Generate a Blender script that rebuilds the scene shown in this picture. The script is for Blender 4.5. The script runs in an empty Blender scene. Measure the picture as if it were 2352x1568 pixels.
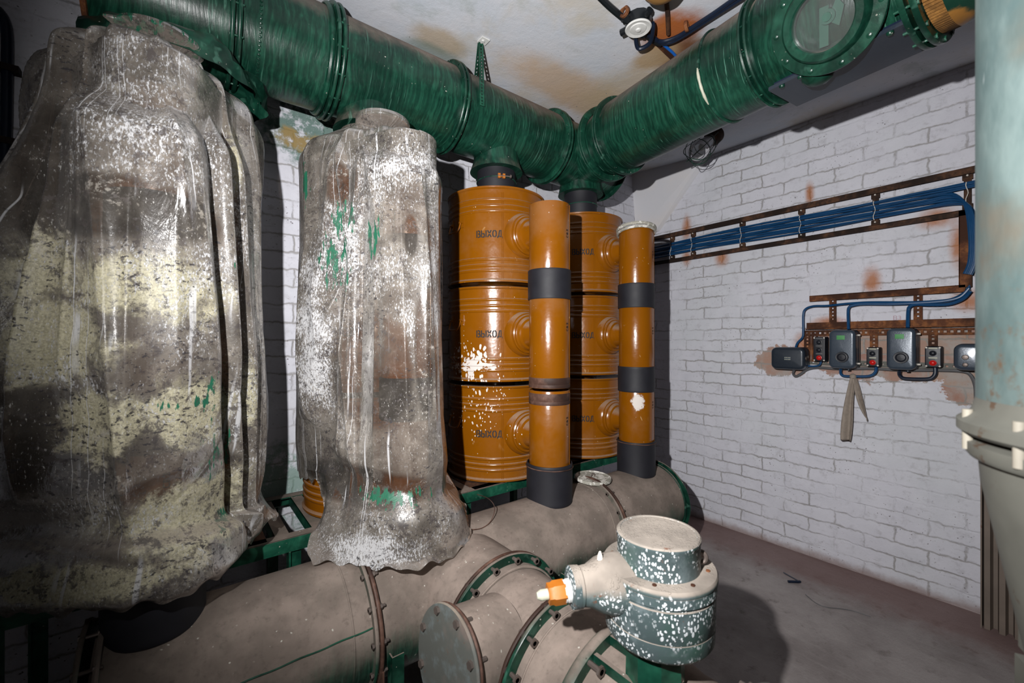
import bpy, math, random
import numpy as np
from mathutils import Vector, Matrix
random.seed(7); rng = np.random.RandomState(5)
SC = bpy.context.scene
COL = SC.collection
PI = math.pi
V = Vector
# ------------------------------------------------------------------ survey: camera stands at (0,0,1.3), looks 38 deg right of +Y, level
F = 972.0; PSI = math.radians(38); S_, C_ = math.sin(PSI), math.cos(PSI); EYE = 1.3
def at(px, py, X=None, Y=None, Z=None, D=None):
    """point of the room seen at (px,py) of the 2352x1568 photo on the given plane"""
    a = (px-1176)/F; b = (784-py)/F
    d = (S_+C_*a, C_-S_*a, b)
    if X is not None: t = X/d[0]
    elif Y is not None: t = Y/d[1]
    elif Z is not None: t = (Z-EYE)/d[2]
    else: t = D
    return V((d[0]*t, d[1]*t, EYE+d[2]*t))

# ------------------------------------------------------------------ materials
class G:
    def __init__(s, name, bump_strength=None):
        s.m = bpy.data.materials.new(name); s.m.use_nodes = True
        s.t = s.m.node_tree; s.t.nodes.clear()
        s.out = s.t.nodes.new('ShaderNodeOutputMaterial')
    def n(s, ty, **kw):
        nd = s.t.nodes.new(ty)
        for k, v in kw.items(): setattr(nd, k, v)
        return nd
    def put(s, sock, val):
        if val is None: return
        if isinstance(val, bpy.types.NodeSocket): s.t.links.new(val, sock)
        elif isinstance(val, (tuple, list)):
            if sock.type == 'RGBA' and len(val) == 3: val = (*val, 1)
            sock.default_value = val
        else: sock.default_value = val
    def pos(s): return s.n('ShaderNodeNewGeometry').outputs['Position']
    def nor(s): return s.n('ShaderNodeNewGeometry').outputs['Normal']
    def obj(s): return s.n('ShaderNodeTexCoord').outputs['Object']
    def uv(s): return s.n('ShaderNodeUVMap').outputs['UV']
    def sep(s, v):
        n = s.n('ShaderNodeSeparateXYZ'); s.put(n.inputs[0], v); return n.outputs
    def comb(s, x, y, z):
        n = s.n('ShaderNodeCombineXYZ')
        for i, q in enumerate((x, y, z)): s.put(n.inputs[i], q)
        return n.outputs[0]
    def vm(s, op, a, b):
        n = s.n('ShaderNodeVectorMath', operation=op); s.put(n.inputs[0], a); s.put(n.inputs[1], b)
        return n.outputs[1] if op in ('DISTANCE', 'LENGTH', 'DOT_PRODUCT') else n.outputs[0]
    def ma(s, op, a, b=None, c=None, clamp=False):
        n = s.n('ShaderNodeMath', operation=op, use_clamp=clamp)
        s.put(n.inputs[0], a); s.put(n.inputs[1], b); s.put(n.inputs[2], c); return n.outputs[0]
    def noise(s, vec, scale, detail=4, rough=.55, dist=0):
        n = s.n('ShaderNodeTexNoise'); s.put(n.inputs['Vector'], vec); n.inputs['Scale'].default_value = scale
        n.inputs['Detail'].default_value = detail; n.inputs['Roughness'].default_value = rough; n.inputs['Distortion'].default_value = dist
        return n.outputs['Fac']
    def noisec(s, vec, scale, detail=2):
        n = s.n('ShaderNodeTexNoise'); s.put(n.inputs['Vector'], vec); n.inputs['Scale'].default_value = scale
        n.inputs['Detail'].default_value = detail; return n.outputs['Color']
    def vor(s, vec, scale, rand=1):
        n = s.n('ShaderNodeTexVoronoi'); s.put(n.inputs['Vector'], vec); n.inputs['Scale'].default_value = scale
        n.inputs['Randomness'].default_value = rand; return n.outputs['Distance']
    def ss(s, x, lo, hi):
        n = s.n('ShaderNodeMapRange', interpolation_type='SMOOTHSTEP'); s.put(n.inputs[0], x)
        s.put(n.inputs[1], lo); s.put(n.inputs[2], hi); return n.outputs[0]
    def mix(s, f, a, b):
        n = s.n('ShaderNodeMix', data_type='RGBA'); s.put(n.inputs[0], f); s.put(n.inputs[6], a); s.put(n.inputs[7], b); return n.outputs[2]
    def mixf(s, f, a, b):
        n = s.n('ShaderNodeMix', data_type='FLOAT'); s.put(n.inputs[0], f); s.put(n.inputs[2], a); s.put(n.inputs[3], b); return n.outputs[0]
    def bump(s, h, dist=.003, strength=1, nrm=None):
        n = s.n('ShaderNodeBump'); s.put(n.inputs['Height'], h); n.inputs['Distance'].default_value = dist
        n.inputs['Strength'].default_value = strength; s.put(n.inputs['Normal'], nrm); return n.outputs[0]
    def blob(s, P, c, r):
        """soft ball mask about a world point (1 at centre)"""
        if not isinstance(r, (tuple, list)): r = (r, r, r)
        q = s.vm('MULTIPLY', s.vm('SUBTRACT', P, tuple(c)), tuple(1/k for k in r))
        n = s.n('ShaderNodeVectorMath', operation='LENGTH'); s.put(n.inputs[0], q)
        return s.ma('SUBTRACT', 1, n.outputs['Value'], clamp=True)
    def bsdf(s, col, rough=.5, metal=0, nrm=None, spec=.5, coat=0, trans=0, alpha=None, ior=1.45):
        n = s.n('ShaderNodeBsdfPrincipled')
        s.put(n.inputs['Base Color'], col); s.put(n.inputs['Roughness'], rough); s.put(n.inputs['Metallic'], metal)
        s.put(n.inputs['Normal'], nrm); s.put(n.inputs['Specular IOR Level'], spec); s.put(n.inputs['Coat Weight'], coat)
        n.inputs['Coat Roughness'].default_value = .12; s.put(n.inputs['Transmission Weight'], trans)
        n.inputs['IOR'].default_value = ior
        if alpha is not None: s.put(n.inputs['Alpha'], alpha)
        s.t.links.new(n.outputs[0], s.out.inputs['Surface']); return n

def plain(name, col, rough=.5, metal=0, var=.25, scale=30, bump=.0004, coat=0, wear=None, wearcol=None):
    g = G(name); p = g.pos()
    f = g.noise(p, scale, 5)
    c = g.mix(f, tuple(k*(1-var) for k in col), tuple(k*(1+var) for k in col))
    if wear: c = g.mix(g.ss(g.noise(p, scale*2.3, 6, .7), 1-wear, 1-wear+.06), c, wearcol)
    g.bsdf(c, g.mixf(f, max(.02, rough-.08), rough+.1), metal, g.bump(f, bump) if bump else None, coat=coat)
    return g.m

DUST = (.168, .134, .114)
def green_paint(name, axis, dust_lo, dust_hi, streak=1.0, base=(.003, .026, .016), hi=(.012, .074, .044), splat=True, dust=DUST, dustmax=.93):
    g = G(name); p = g.pos()
    st = {'X': (95, 3, 3), 'Y': (3, 95, 3), 'Z': (60, 60, 4), 'N': (14, 14, 14)}[axis]
    q = g.vm('ADD', g.vm('MULTIPLY', p, st), g.vm('MULTIPLY', g.noisec(p, 6), (5, 5, 5)))
    s1 = g.noise(q, 1, 3, .6)
    big = g.noise(p, 5, 5, .6)
    c = g.mix(g.ss(s1, .35, .75), base, hi)
    c = g.mix(g.ma('MULTIPLY', g.ss(big, .5, .8), .5), c, (.022, .10, .066))
    c = g.mix(g.ma('MULTIPLY', g.ss(g.noise(g.vm('ADD', p, (4, 4, 4)), 4, 5, .65), .45, .62), .65), c, (.0012, .012, .008))
    # chalky runs
    q2 = g.vm('ADD', g.vm('MULTIPLY', p, tuple(k*1.7 for k in st)), g.vm('MULTIPLY', g.noisec(p, 9), (1.5, 1.5, 1.5)))
    s2 = g.noise(q2, 1, 2, .5)
    c = g.mix(g.ma('MULTIPLY', g.ma('MULTIPLY', g.ss(s2, .60, .68), g.ss(g.noise(p, 3.3, 3), .42, .6)), .5*streak), c, (.10, .26, .19))
    z = g.sep(g.nor())[2]
    zz = g.ma('ADD', z, g.ma('MULTIPLY', g.ma('SUBTRACT', g.noise(p, 7, 6, .65), .5), .9))
    dm = g.ma('MULTIPLY', g.ss(zz, dust_lo, dust_hi), dustmax)
    fine = g.noise(p, 60, 6, .7)
    dc = g.mix(g.ss(g.noise(p, 9, 6, .6), .35, .7), dust, tuple(k*1.55 for k in dust))
    dc = g.mix(g.ma('MULTIPLY', g.ss(fine, .5, .75), .5), dc, tuple(k*.55 for k in dust))
    c = g.mix(dm, c, dc)
    if splat:
        v = g.vor(g.vm('ADD', p, g.vm('MULTIPLY', g.noisec(p, 30), (.02, .02, .02))), 46)
        sp = g.ma('MULTIPLY', g.ss(v, .13, .07), g.ss(g.noise(p, 11, 3), .5+.14*(1-float(splat)), .62+.14*(1-float(splat))))
        c = g.mix(sp, c, (.5, .48, .42))
    h = g.ma('ADD', g.ma('MULTIPLY', s1, .6*streak), g.ma('MULTIPLY', fine, .25))
    g.bsdf(c, g.mixf(dm, g.mixf(fine, .22, .42), .92), 0, g.bump(h, .0014), spec=g.mixf(dm, .5, .15))
    return g.m

def brick_white(name, a, b, exposed=None, stains=(), green=()):
    g = G(name); p = g.pos(); sx = g.sep(p)
    w = g.noisec(p, 5, 3); w2 = g.noisec(p, 28, 3)
    u = g.comb(sx[a], sx[b], 0)
    u = g.vm('ADD', u, g.vm('MULTIPLY', g.vm('SUBTRACT', w, (.5, .5, .5)), (.034, .034, 0)))
    u = g.vm('ADD', u, g.vm('MULTIPLY', g.vm('SUBTRACT', w2, (.5, .5, .5)), (.022, .022, 0)))
    bt = g.n('ShaderNodeTexBrick'); g.put(bt.inputs['Vector'], u)
    for k, val in (('Scale', 1), ('Mortar Size', .0075), ('Mortar Smooth', 1.0), ('Bias', 0), ('Brick Width', .262), ('Row Height', .077)): bt.inputs[k].default_value = val
    bt.inputs['Color1'].default_value = (.1, .1, .1, 1); bt.inputs['Color2'].default_value = (.9, .9, .9, 1); bt.inputs['Mortar'].default_value = (.5, .5, .5, 1)
    mort = bt.outputs['Fac']; bid = g.sep(bt.outputs['Color'])[0]
    fine = g.noise(p, 70, 7, .7); med = g.noise(p, 9, 6, .65); big = g.noise(p, 1.7, 4, .6)
    white = g.mix(med, (.56, .56, .62), (.74, .74, .80))
    white = g.mix(g.ma('MULTIPLY', g.ss(big, .4, .7), .35), white, (.56, .60, .61))
    dirt = g.ma('MULTIPLY', mort, g.ss(g.ma('ADD', g.noise(p, 3.1, 5, .6), g.ma('MULTIPLY', fine, .25)), .50, .72))
    c = g.mix(g.ma('MULTIPLY', dirt, .8), white, (.26, .245, .23))
    # pits and drips
    v = g.vor(g.vm('ADD', p, g.vm('MULTIPLY', w2, (.03, .03, .03))), 55)
    c = g.mix(g.ma('MULTIPLY', g.ss(v, .16, .10), g.ss(g.noise(p, 4, 3), .47, .62)), c, (.16, .14, .15))
    c = g.mix(g.ma('MULTIPLY', g.ss(g.noise(g.vm('MULTIPLY', p, (9, 9, 40)), 1, 5, .7), .58, .75), .5), c, (.30, .28, .29))
    c = g.mix(g.ma('MULTIPLY', g.ss(g.noise(p, 16, 7, .75), .52, .66), .35), c, (.36, .35, .37))
    red = g.mix(g.ss(bid, .2, .8), (.30, .115, .06), (.36, .21, .13))
    red = g.mix(g.ss(med, .4, .65), red, (.34, .29, .25))
    hexp = None
    if exposed:
        m = 0
        for cc, r in exposed:
            k = g.blob(p, cc, r); m = k if isinstance(m, int) else g.ma('MAXIMUM', m, k)
        m = g.ss(g.ma('ADD', m, g.ma('MULTIPLY', g.ma('SUBTRACT', g.noise(p, 13, 6, .7), .5), 1.1)), .30, .36)
        hexp = m
        redm = g.mix(mort, red, (.27, .25, .22))
        c = g.mix(g.ma('MULTIPLY', m, .85), c, redm)
    for cc, r in stains:
        k = g.blob(p, cc, r)
        k = g.ss(g.ma('MULTIPLY', k, g.ma('ADD', g.noise(p, 22, 5, .7), .45)), .12, .85)
        c = g.mix(g.ma('MULTIPLY', k, .85), c, (.42, .15, .04))
    for cc, r, gc in green:
        k = g.blob(p, cc, r)
        k = g.ss(g.ma('MULTIPLY', g.ma('POWER', k, .7), g.ma('ADD', g.ma('MULTIPLY', g.ma('SUBTRACT', g.noise(p, 17, 7, .75), .5), 2.6), .75)), .28, .60)
        c = g.mix(g.ma('MULTIPLY', k, .8), c, gc)
    # raw damp band by the floor
    zb = g.ss(g.ma('ADD', sx[2], g.ma('MULTIPLY', g.noise(p, 6, 6, .7), .09)), .10, .05)
    c = g.mix(g.ma('MULTIPLY', zb, .75), c, (.27, .19, .17))
    h = g.ma('SUBTRACT', g.ma('ADD', g.ma('MULTIPLY', med, .55), g.ma('MULTIPLY', fine, .28)), g.ma('MULTIPLY', mort, g.ma('MULTIPLY', g.ss(g.noise(p, 5, 5, .6), .3, .75), .75)))
    h = g.ma('ADD', h, g.ma('MULTIPLY', bid, .15))
    g.bsdf(c, .85, 0, g.bump(h, .0048), spec=.25)
    return g.m

def ceiling_mat():
    g = G('ceiling_plaster'); p = g.pos()
    w = g.vm('ADD', p, g.vm('MULTIPLY', g.noisec(p, 2.5, 4), (.25, .25, .25)))
    f = g.noise(w, 2.2, 6, .62); fine = g.noise(p, 45, 7, .7); mid = g.noise(w, 7, 6, .7)
    c = g.mix(g.ss(f, .35, .65), (.52, .56, .62), (.60, .60, .63))
    m1 = g.ss(g.noise(g.vm('ADD', w, (3.1, 7.2, 0)), 1.9, 5, .6), .50, .66)
    c = g.mix(g.ma('MULTIPLY', m1, .55), c, (.50, .43, .31))
    m2 = g.ss(g.noise(g.vm('ADD', w, (9.1, 1.2, 4)), 3.3, 6, .65), .58, .72)
    c = g.mix(g.ma('MULTIPLY', m2, .5), c, (.33, .37, .35))
    c = g.mix(g.ma('MULTIPLY', g.ss(mid, .6, .78), .5), c, (.70, .70, .72))
    # ochre damp along the back duct, rust round the ceiling fitting
    for cc, r, col, k in ((at(1330, 215, Z=2.64), (.75, .22, .4), (.52, .36, .22), .75), (at(1450, 215, Z=2.64), (.35, .5, .4), (.50, .40, .26), .7),
                          (at(1010, 95, Z=2.64), (.2, .12, .3), (.42, .33, .22), .8), (at(1000, 125, Z=2.64), (.25, .09, .3), (.16, .22, .19), .7),
                          (at(1545, 75, Z=2.64), (.16, .20, .3), (.36, .11, .03), 1.0), (at(1560, 120, Z=2.64), (.12, .18, .3), (.17, .075, .035), 1.0),
                          (at(1510, 60, Z=2.64), (.07, .16, .2), (.38, .12, .03), .9), (at(1505, 130, Z=2.64), (.13, .17, .3), (.42, .30, .17), .9), (at(1330, 60, Z=2.64), (.1, .1, .3), (.5, .43, .3), .3)):
        b = g.blob(p, cc, r)
        b = g.ss(g.ma('MULTIPLY', b, g.ma('ADD', g.noise(p, 11, 6, .7), .45)), .12, .6)
        c = g.mix(g.ma('MULTIPLY', b, k), c, col)
    v = g.vor(g.vm('ADD', p, g.vm('MULTIPLY', g.noisec(p, 20), (.05, .05, .05))), 30)
    c = g.mix(g.ma('MULTIPLY', g.ss(v, .12, .06), g.ss(f, .5, .6)), c, (.2, .2, .19))
    g.bsdf(c, .8, 0, g.bump(g.ma('ADD', mid, g.ma('MULTIPLY', fine, .4)), .003), spec=.25)
    return g.m

def floor_mat():
    g = G('floor_concrete'); p = g.pos(); sx = g.sep(p)
    f = g.noise(p, 2.3, 6, .65); fine = g.noise(p, 90, 7, .75); mid = g.noise(p, 11, 6, .7)
    scr = g.noise(g.vm('MULTIPLY', p, (26, 5, 5)), 1, 5, .7)
    c = g.mix(g.ss(f, .3, .7), (.22, .192, .186), (.37, .335, .325))
    c = g.mix(g.ma('MULTIPLY', g.ss(scr, .5, .72), .5), c, (.38, .35, .33))
    c = g.mix(g.ma('MULTIPLY', g.ss(mid, .55, .7), .6), c, (.13, .11, .10))
    # worn oxide-red band by the wall
    e = g.ss(g.ma('ADD', sx[0], g.ma('MULTIPLY', g.ma('SUBTRACT', mid, .5), .3)), 2.55, 2.80)
    c = g.mix(g.ma('MULTIPLY', e, .7), c, (.20, .115, .105))
    c = g.mix(g.ma('MULTIPLY', g.ss(fine, .6, .75), .35), c, (.3, .28, .27))
    g.bsdf(c, .8, 0, g.bump(g.ma('ADD', mid, g.ma('MULTIPLY', fine, .5)), .0035), spec=.3)
    return g.m

def ochre_paint():
    g = G('ochre_enamel'); p = g.pos()
    big = g.noise(p, 6, 4, .6); fine = g.noise(p, 80, 6, .7)
    c = g.mix(big, (.170, .052, .0008), (.220, .072, .0016))
    dm = g.ss(g.ma('ADD', g.sep(g.nor())[2], g.ma('MULTIPLY', fine, .3)), .5, .9)
    c = g.mix(g.ma('MULTIPLY', g.ss(g.noise(p, 2.5, 5, .6), .5, .7), .25), c, (.28, .17, .10))
    c = g.mix(g.ma('MULTIPLY', dm, .7), c, (.26, .19, .14))
    # scratches and chalk flecks
    q = g.vm('ADD', g.vm('MULTIPLY', p, (35, 35, 11)), g.vm('MULTIPLY', g.noisec(p, 3), (9, 9, 9)))
    sc = g.ma('MULTIPLY', g.ss(g.noise(q, 1, 2, .5), .70, .74), g.ss(g.noise(p, 5, 3), .5, .62))
    c = g.mix(g.ma('MULTIPLY', sc, .6), c, (.55, .38, .18))
    # whitewash thrown at the middle and lower drum of the open stack
    drop = g.vm('ADD', g.vm('MULTIPLY', p, (1, 1, .55)), g.vm('MULTIPLY', g.noisec(p, 14), (.03, .03, .03)))
    v = g.ma('ADD', g.vor(drop, 75), g.ma('MULTIPLY', g.ma('SUBTRACT', g.noise(drop, 16, 3), .5), .9))
    area = g.ma('MAXIMUM', g.blob(p, (1.04, 1.62, 1.20), (.17, .25, .17)), g.ma('MULTIPLY', g.blob(p, (1.06, 1.60, 1.0), (.25, .3, .32)), .45))
    w = g.ss(g.ma('ADD', g.ma('MULTIPLY', area, .95), g.ma('MULTIPLY', v, -1.0)), .06, .09)
    streak = g.ss(g.ma('ADD', g.ma('MULTIPLY', g.noise(g.vm('MULTIPLY', g.vm('ADD', p, g.vm('MULTIPLY', g.noisec(p, 8), (.02, .02, .05))), (16, 16, 60)), 1, 4, .65), 1), g.ma('MULTIPLY', g.blob(p, (1.06, 1.62, 1.185), (.22, .3, .06)), .55)), .86, .9)
    chip = g.ma('MULTIPLY', g.ss(g.vor(g.vm('ADD', p, g.vm('MULTIPLY', g.noisec(p, 30), (.03, .03, .03))), 60), .10, .05), g.ss(g.noise(p, 7, 3), .55, .65))
    pch = g.ss(g.ma('MULTIPLY', g.blob(p, at(1475, 925, Y=1.28), (.07, .12, .10)), g.ma('ADD', g.noise(p, 45, 6, .8), .25)), .36, .42)
    w = g.ma('MAXIMUM', g.ma('MAXIMUM', w, pch), g.ma('MAXIMUM', streak, g.ma('MULTIPLY', chip, .7)))
    c = g.mix(g.ma('MULTIPLY', w, .9), c, (.66, .62, .58))
    g.bsdf(c, g.mixf(w, g.mixf(fine, .17, .30), .8), 0, g.bump(g.ma('ADD', g.ma('MULTIPLY', big, 3), g.ma('MULTIPLY', fine, .1)), .0012), spec=.55)
    return g.m

def rust(name, col=(.10, .035, .016), hi=(.24, .09, .03), steel=0, rough=.8):
    g = G(name); p = g.pos()
    f = g.noise(p, 28, 6, .7); b = g.noise(p, 6, 4)
    c = g.mix(g.ss(f, .4, .65), col, hi); c = g.mix(g.ss(b, .45, .6), c, tuple(k*.45 for k in col))
    g.bsdf(c, rough, 0, g.bump(f, .001), spec=.35)
    return g.m

def film(name, X0, cream, seed, greens, bright, bare=(), milky=0):
    """dirty clear polythene: see-through film carrying dust, whitewash speckle, cream patches, runs and green splashes"""
    g = G(name); p = g.pos(); uv = g.uv(); U = g.sep(uv)
    pp = g.vm('ADD', p, (seed, seed*.7, seed*.3))
    fine = g.noise(pp, 85, 7, .78); grain = g.noise(pp, 210, 4, .7); mid = g.noise(pp, 9, 7, .68, .6); big = g.noise(pp, 3.0, 5, .6)
    # speckled whitewash, elongated downwards
    el = g.noise(g.vm('MULTIPLY', pp, (210, 210, 105)), 1, 5, .75)
    zone = g.ss(g.ma('ADD', big, g.ma('MULTIPLY', mid, .5)), .66, 1.0)
    for cc, r, k_ in bright: zone = g.ma('ADD', zone, g.ma('MULTIPLY', g.blob(p, cc, r), k_))
    bm = 0
    for cc, r in bare:
        k = g.blob(p, cc, r); bm = k if isinstance(bm, int) else g.ma('MAXIMUM', bm, k)
    bm = g.ss(g.ma('ADD', bm, g.ma('MULTIPLY', g.ma('SUBTRACT', mid, .5), .6)), .12, .35) if bare else 0
    zone = g.ma('SUBTRACT', zone, g.ma('MULTIPLY', bm, .75)) if bare else zone
    speck = g.ss(g.ma('ADD', el, g.ma('MULTIPLY', zone, .17)), .60, .70)
    flake = g.ss(g.ma('ADD', mid, g.ma('MULTIPLY', g.ma('SUBTRACT', fine, .5), .9)), .60, .68)
    # runs
    wob = g.ma('MULTIPLY', g.noise(g.comb(0, U[1], seed), 5, 2), .035)
    uu = g.ma('ADD', U[0], wob)
    run1 = g.noise(g.comb(uu, g.ma('MULTIPLY', U[1], .012), seed), 34, 0)
    run = g.ma('MULTIPLY', g.ss(g.ma('ABSOLUTE', g.ma('SUBTRACT', run1, .63)), .016, .006), g.ss(g.noise(g.comb(uu, g.ma('MULTIPLY', U[1], .35), seed+4), 5, 2), .47, .53))
    run2 = g.noise(g.comb(g.ma('ADD', U[0], g.ma('MULTIPLY', wob, .5)), g.ma('MULTIPLY', U[1], .02), seed+9), 95, 0)
    runb = g.ma('MULTIPLY', g.ss(run2, .72, .78), g.ss(g.noise(g.comb(uu, g.ma('MULTIPLY', U[1], .7), seed+2), 6, 3), .50, .6))
    white = (.50, .50, .51)
    # see-through share
    haze = g.ma('MULTIPLY', g.ss(big, .35, .75), .30)
    cov = g.ma('ADD', g.ma('ADD', .30+milky, haze), g.ma('MULTIPLY', fine, .14))
    if bare: cov = g.ma('SUBTRACT', cov, g.ma('MULTIPLY', bm, .26+milky))
    dirt = g.mix(g.ss(mid, .35, .7), (.115, .10, .085), (.27, .24, .205))
    c = dirt
    if cream:
        cz = 0
        for cc, r in cream:
            k = g.blob(p, cc, r); cz = k if isinstance(cz, int) else g.ma('MAXIMUM', cz, k)
        cm = g.ma('MULTIPLY', g.ss(g.ma('ADD', cz, g.ma('MULTIPLY', g.ma('SUBTRACT', mid, .5), 1.9)), .15, .55), g.ss(g.ma('ADD', fine, g.ma('ADD', g.ma('MULTIPLY', mid, .35), g.ma('MULTIPLY', cz, .30))), .66, .78))
        c = g.mix(cm, c, g.mix(g.ss(grain, .4, .6), (.27, .25, .17), (.40, .37, .26))); cov = g.ma('MAXIMUM', cov, g.ma('MULTIPLY', cm, .97))
        wide = g.ma('MULTIPLY', g.ss(cz, 0, .5), .18); cov = g.ma('ADD', cov, wide)
    c = g.mix(g.ma('MULTIPLY', flake, .5), c, (.40, .37, .33)); cov = g.ma('MAXIMUM', cov, g.ma('MULTIPLY', flake, .62))
    wm = g.ma('MAXIMUM', g.ma('MULTIPLY', speck, .92), g.ma('MAXIMUM', run, g.ma('MULTIPLY', runb, .8)))
    c = g.mix(wm, c, white); cov = g.ma('MAXIMUM', cov, wm)
    # dark scratches through the paint, fine pale dashes everywhere
    fl = g.noise(g.vm('ADD', g.vm('MULTIPLY', pp, (75, 75, 140)), g.vm('MULTIPLY', g.noisec(pp, 8), (6, 6, 6))), 1, 3, .6)
    flm = g.ma('MULTIPLY', g.ss(fl, .59, .63), g.ss(g.noise(g.vm('ADD', pp, (3, 1, 6)), 4.5, 5, .6), .44, .56))
    c = g.mix(g.ma('MULTIPLY', flm, .9), c, (.022, .020, .024)); cov = g.ma('MAXIMUM', cov, g.ma('MULTIPLY', flm, .9))
    da = g.noise(g.vm('MULTIPLY', g.vm('ADD', pp, (7, 7, 7)), (240, 240, 95)), 1, 3, .65)
    dam = g.ma('MULTIPLY', g.ss(da, .62, .67), g.ss(g.noise(g.vm('ADD', pp, (1, 9, 2)), 5.5, 4, .6), .42, .58))
    c = g.mix(g.ma('MULTIPLY', dam, .85), c, (.50, .49, .47)); cov = g.ma('MAXIMUM', cov, g.ma('MULTIPLY', dam, .85))
    # green splashes
    gs = 0
    for cc, r in greens:
        k = g.blob(p, cc, r); gs = k if isinstance(gs, int) else g.ma('MAXIMUM', gs, k)
    gn = g.noise(g.vm('MULTIPLY', pp, (70, 70, 13)), 1, 4, .6)
    gm = g.ss(g.ma('ADD', g.ma('MULTIPLY', gs, .42), gn), .74, .78)
    gm = g.ma('MULTIPLY', gm, g.ss(gs, 0, .15))
    c = g.mix(gm, c, (.012, .10, .055)); cov = g.ma('MAXIMUM', cov, gm)
    # dust lying on whatever faces up, dark soot flecks
    up = g.ss(g.ma('ABSOLUTE', g.sep(g.nor())[2]), .45, .9)
    c = g.mix(g.ma('MULTIPLY', up, .55), c, (.21, .175, .15)); cov = g.ma('MAXIMUM', cov, g.ma('MULTIPLY', up, .82))
    soot = g.ma('MULTIPLY', g.ss(g.noise(g.vm('ADD', pp, (5, 5, 5)), 34, 8, .8), .53, .59), g.ss(g.noise(g.vm('ADD', pp, (2, 8, 1)), 3.6, 4), .40, .50))
    c = g.mix(g.ma('MULTIPLY', soot, .8), c, (.05, .042, .042)); cov = g.ma('MAXIMUM', cov, g.ma('MULTIPLY', soot, .8))
    h = g.ma('ADD', g.ma('MULTIPLY', mid, .5), g.ma('ADD', g.ma('MULTIPLY', g.noise(g.vm('MULTIPLY', pp, (11, 11, 5)), 1, 5, .6, 1.2), .9), g.ma('MULTIPLY', wm, .10)))
    nb = g.bump(h, .004)
    dif = g.n('ShaderNodeBsdfPrincipled'); g.put(dif.inputs['Base Color'], c); g.put(dif.inputs['Roughness'], g.mixf(wm, .46, .8)); g.put(dif.inputs['Normal'], nb); dif.inputs['Specular IOR Level'].default_value = .32
    tr = g.n('ShaderNodeBsdfTransparent'); tr.inputs[0].default_value = (.56, .50, .45, 1)
    gl = g.n('ShaderNodeBsdfGlossy'); gl.inputs['Roughness'].default_value = .2; g.put(gl.inputs['Normal'], nb)
    fr = g.n('ShaderNodeFresnel'); fr.inputs[0].default_value = 1.5; g.put(fr.inputs['Normal'], nb)
    m1 = g.n('ShaderNodeMixShader'); g.put(m1.inputs[0], fr.outputs[0]); g.t.links.new(tr.outputs[0], m1.inputs[1]); g.t.links.new(gl.outputs[0], m1.inputs[2])
    m2 = g.n('ShaderNodeMixShader'); g.put(m2.inputs[0], g.ma('MINIMUM', cov, 1.0)); g.t.links.new(m1.outputs[0], m2.inputs[1]); g.t.links.new(dif.outputs[0], m2.inputs[2])
    g.t.links.new(m2.outputs[0], g.out.inputs['Surface'])
    return g.m

def speckled(name, base, dust, lo, hi, amount=.62, second=(.035, .085, .065)):
    """blue-grey valve paint, thrown whitewash dashes, dust on top"""
    g = G(name); p = g.pos()
    f = g.noise(p, 24, 5, .6); big = g.noise(p, 9, 4)
    c = g.mix(g.ss(big, .5, .75), base, second); c = g.mix(g.ma('MULTIPLY', g.ss(f, .5, .7), .5), c, (.17, .21, .22))
    q = g.vm('ADD', g.vm('MULTIPLY', p, (1.2, 1.2, .8)), g.vm('MULTIPLY', g.noisec(p, 45), (.012, .012, .012)))
    v = g.ss(g.vor(q, 150), .44, .34)
    v = g.ma('MULTIPLY', v, g.ss(g.noise(p, 17, 3), amount-.16, amount-.04))
    c = g.mix(v, c, (.66, .70, .72))
    z = g.ma('ADD', g.sep(g.nor())[2], g.ma('MULTIPLY', g.ma('SUBTRACT', f, .5), .4))
    dm = g.ss(z, lo, hi)
    dc = g.mix(g.ss(big, .35, .7), dust, tuple(k*.55 for k in dust))
    c = g.mix(dm, c, dc)
    c = g.mix(g.ma('MULTIPLY', g.ss(g.noise(p, 33, 5, .7), .63, .7), .8), c, (.16, .06, .03))
    g.bsdf(c, g.mixf(dm, .45, .9), 0, g.bump(g.ma('ADD', f, v), .0008), spec=.4)
    return g.m

M = {}
M['brick_back'] = brick_white('painted_brick_back', 0, 2, green=(((.48, 2.08, 2.24), (.34, .3, .24), (.03, .12, .08)), ((.42, 2.08, 2.2), (.16, .2, .08), (.34, .22, .07)), ((.35, 2.08, .66), (.5, .3, .28), (.20, .32, .27)), ((1.5, 2.08, 2.1), (.3, .3, .2), (.25, .38, .32))))
def W(px, py): return at(px, py, X=3.0)
M['brick_right'] = brick_white('painted_brick_right', 1, 2,
    exposed=[(W(1990, 812), (.3, .42, .22)), (W(2150, 815), (.3, .42, .20)), (W(1790, 830), (.3, .22, .14)), (W(2215, 885), (.3, .12, .14))],
    stains=[(W(2002, 645), (.2, .07, .13)), (W(2150, 500), (.2, .12, .09)), (W(1577, 592), (.2, .06, .10)), (W(1577, 525), (.2, .06, .16)), (W(1658, 592), (.2, .08, .10)), (W(1860, 445), (.2, .04, .12)),
            (W(2225, 690), (.2, .10, .09)), (W(2200, 560), (.2, .05, .2)), (W(1905, 740), (.2, .14, .06)), (W(1850, 790), (.2, .1, .12))])
M['ceiling'] = ceiling_mat(); M['floor'] = floor_mat()
gp = G('smooth_plaster'); p_ = gp.pos(); f_ = gp.noise(p_, 8, 6, .65)
gp.bsdf(gp.mix(gp.ss(gp.noise(p_, 3, 5), .4, .7), (.60, .60, .63), (.66, .62, .60)), .8, 0, gp.bump(f_, .003), spec=.25); M['plaster'] = gp.m
M['green_x'] = green_paint('green_duct_paint_along_wall', 'X', .22, .75, splat=.25)
M['green_y'] = green_paint('green_duct_paint_side_run', 'Y', .25, .8, splat=.25)
M['green_flange'] = green_paint('green_flange_paint', 'N', .55, 1.0, streak=.5)
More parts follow.
